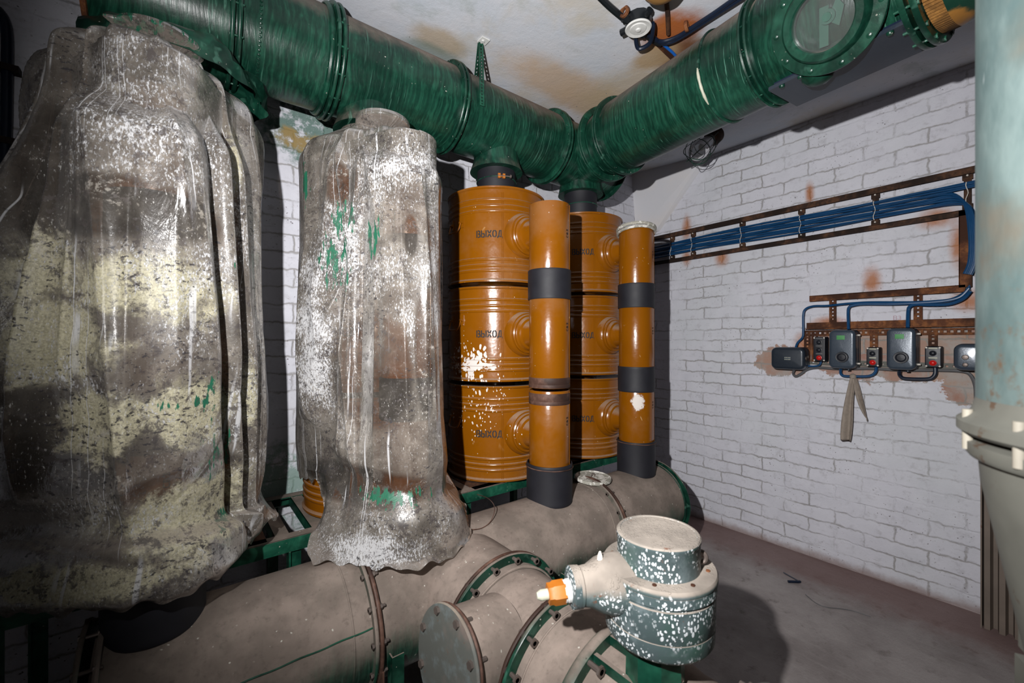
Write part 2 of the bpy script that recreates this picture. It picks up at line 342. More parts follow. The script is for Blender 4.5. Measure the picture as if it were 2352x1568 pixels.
M['green_fold'] = green_paint('green_stiff_film_paint', 'N', .3, 1.0, streak=.6, dustmax=.12)
M['dusty_x'] = green_paint('dusty_floor_duct_paint', 'X', -.40, .30, streak=.4)
M['dusty_y'] = green_paint('dusty_branch_duct_paint', 'Y', -.55, .15, streak=.4, dust=(.195, .155, .132))
M['dusty_flange'] = green_paint('dusty_flange_paint', 'N', .45, .95, streak=.4)
M['green_steel'] = green_paint('green_frame_paint', 'N', .6, 1.0, streak=.3, splat=True, base=(.006, .06, .035), hi=(.02, .12, .07))
M['ochre'] = ochre_paint()
M['rubber'] = plain('black_rubber', (.009, .009, .013), .62, var=.3, scale=18, bump=.0005)
M['letter'] = plain('black_stencil_ink', (.012, .010, .010), .7, bump=0)
M['rust'] = rust('rusty_steel'); M['rustdark'] = rust('dark_rusty_steel', (.035, .018, .012), (.10, .045, .022))
M['strapbrown'] = rust('brown_steel_hoop', (.07, .035, .025), (.13, .07, .05), rough=.6)
M['clamp'] = plain('orange_clamp_paint', (.38, .12, .012), .4)
M['steel'] = plain('dull_bolt_steel', (.16, .13, .115), .45, .6, var=.3)
M['whitebolt'] = plain('pale_screw_head', (.62, .58, .52), .5)
M['box'] = plain('slate_hammered_enamel', (.045, .062, .085), .3, .15, var=.15, scale=160, bump=.0003, coat=.35)
M['boxdark'] = plain('dark_slate_enamel', (.018, .026, .038), .36, .1, var=.2, scale=120, bump=.0002, coat=.2)
M['bakelite'] = plain('black_bakelite', (.008, .010, .016), .42, var=.3, bump=.0001)
M['red'] = plain('red_button', (.55, .012, .010), .3, var=.1, bump=0)
M['label_green'] = plain('green_label', (.05, .26, .07), .5, var=.25, scale=200, bump=0)
M['oldbolt'] = plain('worn_bolt_head', (.24, .22, .18), .6)
M['label_pale'] = plain('cream_label', (.42, .42, .33), .5, bump=0)
M['blue'] = plain('dark_blue_cable', (.006, .055, .15), .32, var=.2, bump=0)
M['bluebright'] = plain('bright_blue_cable', (.008, .12, .48), .35, var=.1, bump=0)
M['navy'] = plain('navy_cable', (.006, .012, .028), .35, bump=0)
M['blackcable'] = plain('black_cable', (.008, .010, .012), .35, wear=.30, wearcol=(.42, .42, .42), scale=22, bump=.0002)
M['greycable'] = plain('grey_cable', (.10, .10, .105), .45, bump=0)
M['rag'] = plain('grey_brown_cloth', (.29, .245, .205), .95, var=.3, scale=60, bump=.001)
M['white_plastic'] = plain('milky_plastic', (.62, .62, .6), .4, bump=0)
M['lid'] = plain('whitewashed_lid', (.28, .27, .23), .7, wear=.5, wearcol=(.62, .6, .55), scale=16)
M['valve'] = speckled('speckled_valve_paint', (.06, .085, .088), (.30, .262, .225), .35, .65, .54)
M['valvetop'] = speckled('dusty_valve_paint', (.07, .10, .10), (.31, .268, .228), -.15, .35)
M['column'] = None
g = G('mottled_column_paint'); p = g.pos(); f1 = g.noise(g.vm('MULTIPLY', p, (1, 1, .5)), 9, 5, .6); f2 = g.noise(p, 5, 4)
c = g.mix(g.ss(f1, .35, .65), (.055, .085, .085), (.12, .16, .155)); c = g.mix(g.ma('MULTIPLY', g.ss(f2, .5, .7), .9), c, (.11, .09, .065))
c = g.mix(g.ma('MULTIPLY', g.ss(g.noise(p, 14, 5, .7), .55, .7), g.ss(g.sep(p)[2], 1.45, 1.25)), c, (.09, .05, .025))
c = g.mix(g.ss(g.noise(g.vm('MULTIPLY', p, (30, 30, 7)), 1, 3), .70, .76), c, (.25, .28, .28))
g.bsdf(c, .5, 0, g.bump(f1, .002)); M['column'] = g.m
M['column_low'] = plain('pale_dusty_cone_paint', (.105, .105, .09), .6, var=.35, scale=12, wear=.40, wearcol=(.07, .045, .03))
M['ribbed'] = plain('ribbed_grey_brown_steel', (.17, .135, .11), .6, var=.35, scale=9, bump=.001, wear=.35, wearcol=(.12, .06, .04))
g = G('flaking_orange_duct_paint'); p = g.pos(); f1 = g.noise(p, 6, 6, .65)
b = g.ss(g.ma('ADD', g.blob(p, (1.70, .19, 2.28), (.13, .10, .22)), g.ma('MULTIPLY', g.ma('SUBTRACT', f1, .5), .8)), .28, .42)
c = g.mix(b, g.mix(f1, (.003, .02, .014), (.01, .06, .035)), (.33, .15, .03))
g.bsdf(c, .4, 0, g.bump(f1, .003)); M['flaking'] = g.m
def thin_glass(name, tint, dirt, dcol):
    g = G(name); fr = g.n('ShaderNodeFresnel'); fr.inputs[0].default_value = 1.5
    tr = g.n('ShaderNodeBsdfTransparent'); tr.inputs[0].default_value = (*tint, 1); gl = g.n('ShaderNodeBsdfGlossy'); gl.inputs['Roughness'].default_value = .06
    m1 = g.n('ShaderNodeMixShader'); g.put(m1.inputs[0], fr.outputs[0]); g.t.links.new(tr.outputs[0], m1.inputs[1]); g.t.links.new(gl.outputs[0], m1.inputs[2])
    df = g.n('ShaderNodeBsdfDiffuse'); df.inputs[0].default_value = (*dcol, 1); m2 = g.n('ShaderNodeMixShader'); g.put(m2.inputs[0], dirt)
    g.t.links.new(m1.outputs[0], m2.inputs[1]); g.t.links.new(df.outputs[0], m2.inputs[2]); g.t.links.new(m2.outputs[0], g.out.inputs['Surface']); return g.m
M['glass'] = thin_glass('lamp_glass', (.9, .92, .92), .22, (.5, .5, .5)); M['port_glass'] = thin_glass('port_glass', (.95, .97, .97), .06, (.4, .4, .4))
g = G('amber_lamp_glass'); p = g.pos(); g.bsdf(g.mix(g.noise(p, 25, 4), (.40, .22, .07), (.12, .045, .012)), .35); M['amber'] = g.m
M['gasket'] = rust('notched_orange_gasket', (.16, .075, .02), (.34, .16, .04))
M['porcelain'] = plain('pale_lever_paint', (.03, .10, .07), .4)
M['blind'] = speckled('corroded_blind_flange', (.10, .105, .095), (.3, .25, .2), .6, 1, .9, (.19, .15, .13))
M['film_left'] = None

# ------------------------------------------------------------------ mesh building
class MB:
    def __init__(s): s.v = []; s.f = []
    def add(s, vs, fs):
        o = len(s.v); s.v += [V(q) for q in vs]; s.f += [tuple(i+o for i in f) for f in fs]; return s
    def obox(s, c, ax, ay, az):
        c, ax, ay, az = V(c), V(ax), V(ay), V(az)
        vs = [c+i*ax+j*ay+k*az for i in (-1, 1) for j in (-1, 1) for k in (-1, 1)]
        return s.add(vs, [(0, 1, 3, 2), (4, 6, 7, 5), (0, 4, 5, 1), (2, 3, 7, 6), (0, 2, 6, 4), (1, 5, 7, 3)])
    def box(s, x0, x1, y0, y1, z0, z1):
        return s.obox(((x0+x1)/2, (y0+y1)/2, (z0+z1)/2), ((x1-x0)/2, 0, 0), (0, (y1-y0)/2, 0), (0, 0, (z1-z0)/2))
    def bar(s, a, b, w, h, up=(0, 0, 1)):
        a, b = V(a), V(b); d = (b-a); l = d.length; d.normalize(); sd = d.cross(V(up)).normalized(); u = sd.cross(d)
        return s.obox((a+b)/2, d*l/2, sd*w/2, u*h/2)
    def tube(s, pts, r, seg=12, caps=True, closed=False):
        pts = [V(q) for q in pts]; n = len(pts); rs = r if isinstance(r, (list, tuple)) else [r]*n
        t0 = (pts[1]-pts[0]).normalized(); ref = V((0, 0, 1)) if abs(t0.z) < .9 else V((1, 0, 0))
        nx = t0.cross(ref).normalized(); o = len(s.v)
        for i, q in enumerate(pts):
            if closed: t = (pts[(i+1) % n]-pts[i-1]).normalized()
            else: t = (pts[min(i+1, n-1)]-pts[max(i-1, 0)]).normalized()
            nx = (nx-t*nx.dot(t)).normalized(); ny = t.cross(nx)
            for k in range(seg):
                a = 2*PI*k/seg; s.v.append(q+(nx*math.cos(a)+ny*math.sin(a))*rs[i])
        for i in range(n if closed else n-1):
            j = (i+1) % n
            for k in range(seg):
                k2 = (k+1) % seg; s.f.append((o+i*seg+k, o+i*seg+k2, o+j*seg+k2, o+j*seg+k))
        if caps and not closed:
            s.f.append(tuple(o+k for k in range(seg))[::-1]); s.f.append(tuple(o+(n-1)*seg+k for k in range(seg)))
        return s
    def lathe(s, prof, org=(0, 0, 0), axis=(0, 0, 1), seg=64, capa=True, capb=True, dent=None):
        org = V(org); ax = V(axis).normalized(); ref = V((0, 0, 1)) if abs(ax.z) < .9 else V((1, 0, 0))
        e1 = ax.cross(ref).normalized(); e2 = ax.cross(e1); o = len(s.v)
        for (r, h) in prof:
            for k in range(seg):
                a = 2*PI*k/seg; rr = r + (dent(a, h) if dent else 0)
                s.v.append(org+ax*h+(e1*math.cos(a)+e2*math.sin(a))*rr)
        n = len(prof)
        for i in range(n-1):
            for k in range(seg):
                k2 = (k+1) % seg; s.f.append((o+i*seg+k, o+(i+1)*seg+k, o+(i+1)*seg+k2, o+i*seg+k2))
        if capa: s.f.append(tuple(o+k for k in range(seg)))
        if capb: s.f.append(tuple(o+(n-1)*seg+k for k in range(seg))[::-1])
        return s
    def cyl(s, a, b, r, seg=24, r2=None):
        a, b = V(a), V(b); return s.lathe([(r, 0), (r if r2 is None else r2, (b-a).length)], a, b-a, seg)
    def ring(s, c, axis, ri, ro, th, seg=64):
        h = th/2; e = min(th, ro-ri)*.25
        return s.lathe([(ri, -h), (ro-e, -h), (ro, -h+e), (ro, h-e), (ro-e, h), (ri, h), (ri, -h)], c, axis, seg, False, False)
    def torus(s, c, axis, R, r, seg=64, sg=10):
        return s.lathe([(R+r*math.cos(2*PI*k/sg), r*math.sin(2*PI*k/sg)) for k in range(sg+1)], c, axis, seg, False, False)
    def rbox(s, c, ax, ay, az, w, h, d, rad, edge, ns=6):
        """rounded rectangular lid/box; az points out of the front, c is the centre of the back"""
        c, ax, ay, az = V(c), V(ax), V(ay), V(az)
        def loop(ins, dep):
            r = max(rad-ins, .0005); hw, hh = w/2-ins-r, h/2-ins-r; L = []
            for (sx, sy, a0) in ((1, 1, 0), (-1, 1, PI/2), (-1, -1, PI), (1, -1, 1.5*PI)):
                for k in range(ns+1):
                    a = a0+PI/2*k/ns; L.append(c+ax*(sx*hw+r*math.cos(a))+ay*(sy*hh+r*math.sin(a))+az*dep)
            return L
        loops = [loop(0, 0), loop(0, d-edge)]+[loop(edge*(1-math.cos(PI/2*k/4)), d-edge+edge*math.sin(PI/2*k/4)) for k in range(1, 5)]
        m = len(loops[0]); o = len(s.v)
        for L in loops: s.v += L
        for i in range(len(loops)-1):
            for k in range(m):
                k2 = (k+1) % m; s.f.append((o+i*m+k, o+i*m+k2, o+(i+1)*m+k2, o+(i+1)*m+k))
        s.f.append(tuple(o+k for k in range(m))[::-1]); s.f.append(tuple(o+(len(loops)-1)*m+k for k in range(m)))
        return s
    def build(s, name, mat, parent=None, local=False, angle=38, sub=0):
        me = bpy.data.meshes.new(name); vs = s.v
        if parent is not None and not local:
            off = parent.location.copy(); q = parent.parent
            while q is not None: off = off+q.location; q = q.parent
            vs = [v-off for v in vs]; loc = V((0, 0, 0))
        elif parent is None and not local:
            a = np.array([tuple(v) for v in vs]); mn, mx = a.min(0), a.max(0)
            loc = V(((mn[0]+mx[0])/2, (mn[1]+mx[1])/2, mn[2])); vs = [v-loc for v in vs]
        else: loc = V((0, 0, 0))
        me.from_pydata([tuple(v) for v in vs], [], s.f); me.update()
        me.polygons.foreach_set('use_smooth', [True]*len(me.polygons))
        try: me.set_sharp_from_angle(angle=math.radians(angle))
        except Exception: pass
        me.materials.append(mat); o = bpy.data.objects.new(name, me); COL.objects.link(o)
        o.location = loc
        if parent is not None: o.parent = parent
        return o

def tag(o, label=None, cat=None, group=None, kind=None):
    if label: o['label'] = label
    if cat: o['category'] = cat
    if group: o['group'] = group
    if kind: o['kind'] = kind
    return o
def empty(name, loc, label, cat, group=None):
    o = bpy.data.objects.new(name, None); COL.objects.link(o); o.location = loc; o.empty_display_size = .05
    return tag(o, label, cat, group)
def copy_tree(o, parent=None, skip=()):
    kids = list(o.children); c = o.copy(); COL.objects.link(c); c.parent = parent
    for k in kids:
        if k.name.split('.')[0] not in skip: copy_tree(k, c, skip)
    return c
def spline(pts, n=8):
    pts = [V(p) for p in pts]; out = []
    for i in range(len(pts)-1):
        p0 = pts[max(i-1, 0)]; p1 = pts[i]; p2 = pts[i+1]; p3 = pts[min(i+2, len(pts)-1)]
        for k in range(n):
            t = k/n; out.append(.5*((2*p1)+(p2-p0)*t+(2*p0-5*p1+4*p2-p3)*t*t+(3*p1-p0-3*p2+p3)*t**3))
    out.append(pts[-1]); return out

# ------------------------------------------------------------------ room shell
XW, YW, ZC = 3.0, 2.08, 2.64
def plane(name, x0, x1, y0, y1, z0, z1, mat):
    o = MB().box(x0, x1, y0, y1, z0, z1).build(name, mat); o['kind'] = 'structure'; return o
plane('floor', -2.2, XW+.2, -2.6, YW+.2, -.1, 0, M['floor'])
plane('ceiling', -2.2, XW+.2, -2.6, YW+.2, ZC, ZC+.1, M['ceiling'])
plane('wall_back', -2.2, XW, YW, YW+.2, 0, ZC, M['brick_back'])
plane('wall_right', XW, XW+.2, -2.6, YW+.2, 0, ZC, M['brick_right'])
plane('wall_left', -2.2, -2.0, -2.4, YW, 0, ZC, M['brick_back'])
plane('wall_front', -2.0, XW, -2.6, -2.4, 0, ZC, M['plaster'])
# smooth plastered gusset filling the corner under the ceiling
A = at(1633, 353, X=XW); B = at(1516, 530, X=XW); m = MB()
yA, zB = A.y, B.z; xo = XW-.001
tri = [(XW-.0, yA, ZC), (XW-.0, YW, ZC), (XW-.0, YW, zB-.03), (XW-.0, B.y-.0, zB)]
pro = [(XW-.035, yA+.03, ZC), (XW-.16, YW, ZC), (XW-.10, YW, zB-.03), (XW-.03, B.y+.01, zB+.01)]
m.add(tri+pro, [(0, 1, 2, 3), (4, 7, 6, 5), (0, 3, 7, 4), (3, 2, 6, 7), (2, 1, 5, 6), (1, 0, 4, 5)])
o = m.build('trim_1', M['plaster'], angle=10); o['kind'] = 'structure'

# ------------------------------------------------------------------ drums
DR, DH, DY = .240, .440, 1.77
STX = [-.05, .615, 1.28, 1.91]         # the four stacks along the wall
ZB = [.655, 1.115, 1.575]
def drum_profile():
    R = DR; P = [(0, .0), (R-.02, .0), (R-.004, .004), (R+.006, .0), (R+.007, .008), (R+.002, .013), (R, .016)]
    for c in (.052, .076, .104): P += [(R, c-.008), (R+.0035, c-.004), (R+.0045, c), (R+.0035, c+.004), (R, c+.008)]
    for c in (.114, .090, .062): P += [(R, DH-c-.008), (R+.0035, DH-c-.004), (R+.0045, DH-c), (R+.0035, DH-c+.004), (R, DH-c+.008)]
    P += [(R, DH-.034), (R+.001, DH-.026), (R+.002, DH-.014), (R+.008, DH-.009), (R+.009, DH-.002), (R+.004, DH), (R-.006, DH-.003), (R-.02, DH-.010), (.0, DH-.010)]
    return P
def surf(al, r, z): return V((-math.sin(al)*r, -math.cos(al)*r, z))
STENCIL = {'В': [[(0, 0), (0, 1)], [(.2, 1), (.45, .93), (.45, .6), (.26, .53)], [(.26, .47), (.52, .4), (.52, .08), (.2, 0)]],
 'Ы': [[(0, 0), (0, 1)], [(.16, .55), (.42, .5), (.46, .27), (.42, .04), (.16, 0)], [(.72, 0), (.72, 1)]],
 'Х': [[(0, 1), (.22, .60)], [(.30, .40), (.52, 0)], [(.52, 1), (.31, .60)], [(.21, .40), (0, 0)]],
 'О': [[(.2, 1), (.03, .8), (0, .5), (.03, .2), (.2, 0)], [(.34, 1), (.51, .8), (.54, .5), (.51, .2), (.34, 0)]],
 'Д': [[(.12, .16), (.22, .9), (.3, 1)], [(.42, 1), (.5, .96), (.5, .16)], [(-.04, -.14), (-.02, .07), (.24, .07)], [(.36, .07), (.60, .07), (.63, -.14)]]}
ADV = {'В': .76, 'Ы': .98, 'Х': .78, 'О': .80, 'Д': .8}
def stencil(mb, word, al0, r, zc, h, th=.15):
    tot = sum(ADV[c] for c in word)*h; x = -tot/2
    for ch in word:
        for st in STENCIL[ch]:
            for i in range(len(st)-1):
                a, b = V((*st[i], 0)), V((*st[i+1], 0)); d = (b-a).normalized(); n = V((-d.y, d.x, 0))*th/2; a = a-d*th*.2; b = b+d*th*.2
                q = []
                for k in range(4):
                    c = a.lerp(b, k/3)
                    for s in (-1, 1):
                        pt = c+n*s; q.append(surf(al0-(x+pt.x*h)/r, r, zc+(pt.y-.5)*h))
                mb.add(q, [(2*k, 2*k+1, 2*k+3, 2*k+2) for k in range(3)])
        x += ADV[ch]*h
AT = math.radians(43)                   # where the word sits, measured from the outlet neck
def make_drum():
    r = empty('filter_drum', (0, 0, 0), 'x', 'drum')
    MB().lathe(drum_profile(), seg=128, dent=lambda a, h: 0).build('body', M['ochre'], r, True, 30)
    nk = MB().lathe([(.110, -.02), (.108, .006), (.098, .018), (.092, .019), (.092, .026), (.088, .030), (.080, .030), (.076, .034), (.072, .044), (.062, .048), (.058, .060), (.056, .10)], (0, -DR+.006, DH/2), (0, -1, 0), 64)
    nk.build('outlet_neck', M['ochre'], r, True)
    MB().lathe([(.095, 0), (.095, .020), (.088, .022)], (0, 0, DH-.010), (0, 0, 1), 48).build('top_neck', M['ochre'], r, True)
    sm = MB()
    for da in (-.012, .012):
        a = math.radians(29)+da*1.2; sm.tube([surf(a, DR+.0005, z) for z in np.linspace(.012, DH-.03, 12)], .0018, 6)
    sm.build('seam', M['ochre'], r, True)
    mb = MB(); stencil(mb, 'ВЫХОД', AT, DR+.0009, DH*.5, .030, .19); mb.build('stencil_lettering', M['letter'], r, True)['label'] = 'black stencilled word ВЫХОД'
    # drop handle on two hinge plates
    ah = math.radians(88); w = .17; h = empty_child('handle', r)
    for s in (-1, 1):
        pl = MB(); a = ah+s*w; c = surf(a, DR+.002, .285); t = V((-math.cos(a), math.sin(a), 0)); n = surf(a, 1, 0)
        pl.obox(c, t*.012, V((0, 0, .024)), n*.002); pl.tube([c+t*.011+n*.006, c-t*.011+n*.006], .005, 8)
        pl.build('handle_plate', M['ochre'], h, True)
    MB().tube(spline([surf(ah-w, DR+.008, .285), surf(ah-w+.01, DR+.018, .255), surf(ah-w+.05, DR+.024, .240), surf(ah, DR+.025, .238), surf(ah+w-.05, DR+.024, .240), surf(ah+w-.01, DR+.018, .255), surf(ah+w, DR+.008, .285)], 5), .0038, 8).build('handle_bar', M['ochre'], h, True)
    return r
def empty_child(name, parent):
    o = bpy.data.objects.new(name, None); COL.objects.link(o); o.parent = parent; return o
d0 = make_drum(); used = False
wh = ['bottom', 'middle', 'top']
stk = ['under the large paint-stained plastic at far left', 'under the second, narrower plastic sheet', 'of the nearer uncovered stack', 'of the farther uncovered stack near the corner']
for i in (2, 3, 0, 1):
    X = STX[i]
    for k in range(3):
        o = d0 if not used else copy_tree(d0, None, () if i > 1 else ('handle',)); used = True
        o.location = (X, DY, ZB[k]); tag(o, 'ochre filter drum, %s one %s' % (wh[k], stk[i]), 'drum', 'stacked ochre filter drums')

# ------------------------------------------------------------------ riser pipes in front of the drums
PY, PR = 1.37, .0895
stk2 = ['inside the large plastic at far left', 'inside the second, narrower plastic', 'in front of the nearer uncovered drums', 'in front of the farther uncovered drums']
def pipe_piece(X, z0, z1, label, band=None):
    r = empty('riser_pipe', (X, PY, z0), label, 'pipe', 'ochre riser pipe sections'); L = z1-z0
    t = .002
    MB().lathe([(PR-.004, 0), (PR-.001, 0), (PR, .002), (PR, L-.002), (PR-.001, L), (PR-.004, L), (PR-.004, L-.12), (0, L-.121)] if True else [], (0, 0, 0), (0, 0, 1), 64, True, False).build('pipe_body', M['ochre'], r, True)
    a = math.radians(-32)
    MB().tube([surf(a, PR+.0003, z) for z in (0.004, L/2, L-.004)], .0013, 6).build('seam', M['ochre'], r, True)
    mb = MB(); al = math.radians(-18); zc = L*.52 if L < .3 else L*.62; k = .010
    for row, st in enumerate(([[(.9, 1), (.2, 1), (0, .5), (.2, 0), (.9, 0)]], [[(0, 0), (0, 1), (.7, .9), (.7, .6), (.1, .5)], [(.1, .5), (.8, .4), (.8, .1), (0, 0)]], [[(0, 1), (.8, 1), (.3, .55), (.8, .3), (.7, 0), (0, 0)]])):
        for sgm in st:
            for i in range(len(sgm)-1):
                p0, p1 = V((*sgm[i], 0)), V((*sgm[i+1], 0)); d = (p1-p0).normalized(); n = V((-d.y, d.x, 0))*.13
                q = []
                for e in (p0, p1):
                    for s in (-1, 1):
                        w = e+n*s; q.append(surf(al-(-(w.y))*k*1.1/PR, PR+.0008, zc+(row*1.35+w.x)*k*1.0))
                mb.add(q, [(0, 1, 3, 2)])
    mb.build('stamped_mark', M['letter'], r, True)
    if band:
        for b0, b1 in band:
            MB().lathe([(PR+.0006, b0), (PR+.0016, b0+.003), (PR+.0016, b0+.014), (PR+.0003, b0+.016), (PR+.0014, b0+.018), (PR+.0014, b1-.003), (PR+.0006, b1)], (0, 0, 0), (0, 0, 1), 64, False, False).build('bare_band', M['strapbrown'], r, True)['label'] = 'unpainted brown band where a sleeve sat'
    return r
def sleeve(X, z0, z1, label, r0=PR+.003, hoops=(), name='rubber_sleeve'):
    r = empty(name, (X, PY, z0), label, 'rubber sleeve', 'black rubber sleeves on the risers'); L = z1-z0
    MB().lathe([(r0-.004, 0), (r0+.001, 0), (r0+.003, .005), (r0+.002, .012), (r0+.0025, L*.5), (r0+.002, L-.012), (r0+.003, L-.005), (r0+.001, L), (r0-.004, L)], (0, 0, 0), (0, 0, 1), 64, False, False).build('sleeve_body', M['rubber'], r, True)
    for hz, tilt in hoops:
        MB().torus((0, 0, hz), (tilt, 0, 1), r0+.0045, .0022, 64, 6).build('hoop', M['strapbrown'], r, True)
    return r
def zpx(py, d): return EYE+(784-py)/F*d
# nearer open stack: pieces and gap as in the photograph (d to the pipe front = 1.78)
dn = {0: .97, 1: 1.385, 2: 1.785, 3: 2.16}
z_top = 1.895
for i, X in enumerate(STX):
    n = stk2[i]
    if i == 2:
        pipe_piece(X, 1.50, z_top, 'long top piece of ochre pipe, '+n)
        sleeve(X, zpx(685, 1.785), zpx(615, 1.785), 'black rubber sleeve on ochre pipe, '+n)
        pipe_piece(X, zpx(893, 1.785), 1.495, 'middle piece of ochre pipe, brown-banded below, '+n, band=[(0.001, .045)])
        pipe_piece(X, .70, zpx(899, 1.785), 'bottom piece of ochre pipe, brown-banded above, '+n, band=[(.329, .378)])
        sleeve(X, .60, zpx(1072, 1.785), 'hooped black rubber boot, pipe foot '+n, PR+.009, [(.155, .03)], 'rubber_boot')
    elif i == 3:
        pipe_piece(X, 1.48, z_top-.005, 'top piece of ochre pipe, ragged rim, '+n)
        sleeve(X, zpx(705, 2.16), zpx(648, 2.16), 'upper black rubber sleeve '+n)
        pipe_piece(X, 1.11, 1.478, 'middle piece of ochre pipe, '+n)
        sleeve(X, zpx(902, 2.16), zpx(843, 2.16), 'lower black rubber sleeve '+n)
        pipe_piece(X, .70, 1.108, 'bottom piece of ochre pipe, scraped white patch, '+n)
        sleeve(X, .60, zpx(1018, 2.16), 'hooped black rubber boot, pipe foot '+n, PR+.007, [(.17, .03)], 'rubber_boot')
        r = MB().torus((X, PY, z_top-.002), (.12, .1, 1), PR+.006, .009, 48, 8).torus((X, PY, z_top-.020), (.1, .12, 1), PR+.006, .007, 48, 8)
        tag(r.build('taped_rim', M['lid']), 'whitish ragged ring around the open top of the farther ochre pipe', 'ring')
    else:
        pipe_piece(X, 1.58, z_top, 'top piece of ochre pipe, '+n)
        sleeve(X, 1.49, 1.65, 'upper black rubber sleeve, showing as a dark patch, '+n)
        pipe_piece(X, 1.12, 1.575, 'middle piece of ochre pipe, '+n)
        sleeve(X, 1.04, 1.18, 'lower black rubber sleeve, showing as a dark patch, '+n)
        pipe_piece(X, .70, 1.115, 'bottom piece of ochre pipe, '+n)
        sleeve(X, .60, .755, 'wide black rubber boot below the hem of %s plastic' % ('the large left' if i == 0 else 'the narrower'), PR+.010, [(.150, .03)], 'rubber_boot')

# ------------------------------------------------------------------ sleeves between the drums and the high duct
AXZ, AXR = 2.400, .182
for i, X in enumerate(STX):
    lab = ['behind gathered plastic at the top left', 'peeking above the narrower plastic sheet', 'with orange clamp, above the nearer uncovered drums', 'above the farther uncovered drums'][i]
    z0, z1 = ZB[2]+DH-.012, AXZ-AXR+.03
    r = empty('top_sleeve', (X, DY, z0), 'black rubber sleeve to the green duct, '+lab, 'rubber sleeve', 'black sleeves under the high duct')
    L = z1-z0; MB().lathe([(.098, 0), (.099, .004), (.098, L*.42), (.100, L*.45), (.098, L*.48), (.098, L*.8), (.100, L*.82), (.098, L*.85), (.096, L)], (0, 0, 0), (0, 0, 1), 56).build('sleeve_body', M['rubber'], r, True)
    for hz in (.45, .82): MB().torus((0, 0, L*hz), (0, .02, 1), .1005, .0022, 56, 6).build('hoop', M['green_steel'], r, True)
    if i == 2:
        a = math.radians(22); c = surf(a, .103, L*.45); t = V((math.cos(a), -math.sin(a), 0)); n = surf(a, 1, 0)
        cl = MB(); cl.obox(c+n*.004-t*.012, t*.006, V((0, 0, .011)), n*.006).obox(c+n*.004+t*.012, t*.006, V((0, 0, .011)), n*.006).obox(c+n*.002, t*.014, V((0, 0, .005)), n*.002)
        cl = cl.build('clamp', M['clamp'], r, True)
        MB().tube([c+n*.008-t*.02, c+n*.008+t*.045], .003, 8).cyl(c+n*.008+t*.042, c+n*.008+t*.048, .009, 16).build('clamp_screw', M['steel'], cl, True)

# ------------------------------------------------------------------ high duct along the back wall
def bolts(parent, c, axis, R, n, a0=0, L=.028, r=.0045, mat=None, both=True):
    ax = V(axis).normalized(); ref = V((0, 0, 1)); e1 = ax.cross(ref).normalized(); e2 = ax.cross(e1); c = V(c)
    for k in range(n):
        a = a0+2*PI*k/n; q = c+(e1*math.cos(a)+e2*math.sin(a))*R
        m = MB().cyl(q-ax*L*.5, q+ax*L*.6, r*.8, 8).cyl(q-ax*(L*.5), q-ax*(L*.5-.006), r*1.5, 6).cyl(q+ax*L*.25, q+ax*(L*.25+.006), r*1.5, 6)
        m.build('bolt', mat or M['steel'], parent)
duct = empty('high_duct', (.9, DY, AXZ-AXR), 'large dark green round duct high along the back wall, chalky drip streaks', 'duct')
RX = [-.215, .137, .456, .984, 1.63, 2.12]
Rs = [.186, .184, .182, .177, .175]
for i in range(5):
    a, b = RX[i], RX[i+1]; R = Rs[i]; nseg = 26
    P = [(R, 0)]+[(R, (b-a)*k/10) for k in range(1, 10)]+[(R, b-a)]
    MB().lathe(P, (a, DY, AXZ), (1, 0, 0), 96).build('duct_section', M['green_x'], duct)
for i, x in enumerate(RX):
    R = Rs[min(i, 4)]+ (.004 if i else 0)
    m = MB()
    for dx in (-.010, .010) if i not in (0, 5) else (0,): m.lathe([(R-.004, -.007), (R+.020, -.006), (R+.023, -.002), (R+.023, .002), (R+.020, .006), (R-.004, .007)], (x+dx, DY, AXZ), (1, 0, 0), 96, i in (0, 5), i in (0, 5))
    if i == 2: m.torus((x-.03, DY, AXZ), (1, 0, 0), R+.003, .010, 96, 8)
    f = m.build('end_plate' if i in (0, 5) else 'duct_flange', M['rust'] if i == 0 else M['green_flange'], duct)
    if i not in (0, 5): bolts(f, (x, DY, AXZ), (1, 0, 0), R+.013, 14, .2, .034, .004, M['green_steel'])
# rusty stained saddle at the left end, riveted seam strip
m = MB()
for k in range(34):
    a = PI*(.15+.75*k/33); q = V((.205, DY-math.sin(a)*(Rs[0]+.001), AXZ+math.cos(a)*(Rs[0]+.001))); m.lathe([(.0045, -.001), (.004, .002), (.001, .003)], q, q-V((.205, DY, AXZ)), 8)
m.build('rivet_row', M['green_flange'], duct)
for X in (.615, 1.28):
    MB().lathe([(.135, 0), (.128, .020), (.118, .05), (.113, .10), (.110, .15)], (X, DY, AXZ-.235), (0, 0, 1), 56).build('branch_collar', M['green_x'], duct)
MB().lathe([(.135, 0), (.128, .03), (.120, .10)], (STX[3], DY, AXZ-.215), (0, 0, 1), 56).build('branch_collar', M['green_x'], duct)
hs = MB()
def strap(a, b, w, th, n, hole, up):
    """perforated strip as two edge rails and webs between the holes"""
    a, b = V(a), V(b); d = b-a; L = d.length; d.normalize(); sd = d.cross(V(up)).normalized(); nn = sd.cross(d)
    m = MB(); e = (w-hole)/2
    for s in (-1, 1): m.obox((a+b)/2+sd*s*(w-e)/2, d*L/2, sd*e/2, nn*th/2)
    st = L/n
    for k in range(n+1):
        hl = (st-hole)/2 if 0 < k < n else (st-hole)/2
        m.obox(a+d*min(max(k*st, hl), L-hl), d*hl, sd*hole/2, nn*th/2)
    return m
h0 = at(1109, 92, Y=1.56)
hg = empty('duct_hanger', (h0.x, 1.56, ZC-.02), 'perforated steel hanger strap between ceiling and green duct', 'hanger')
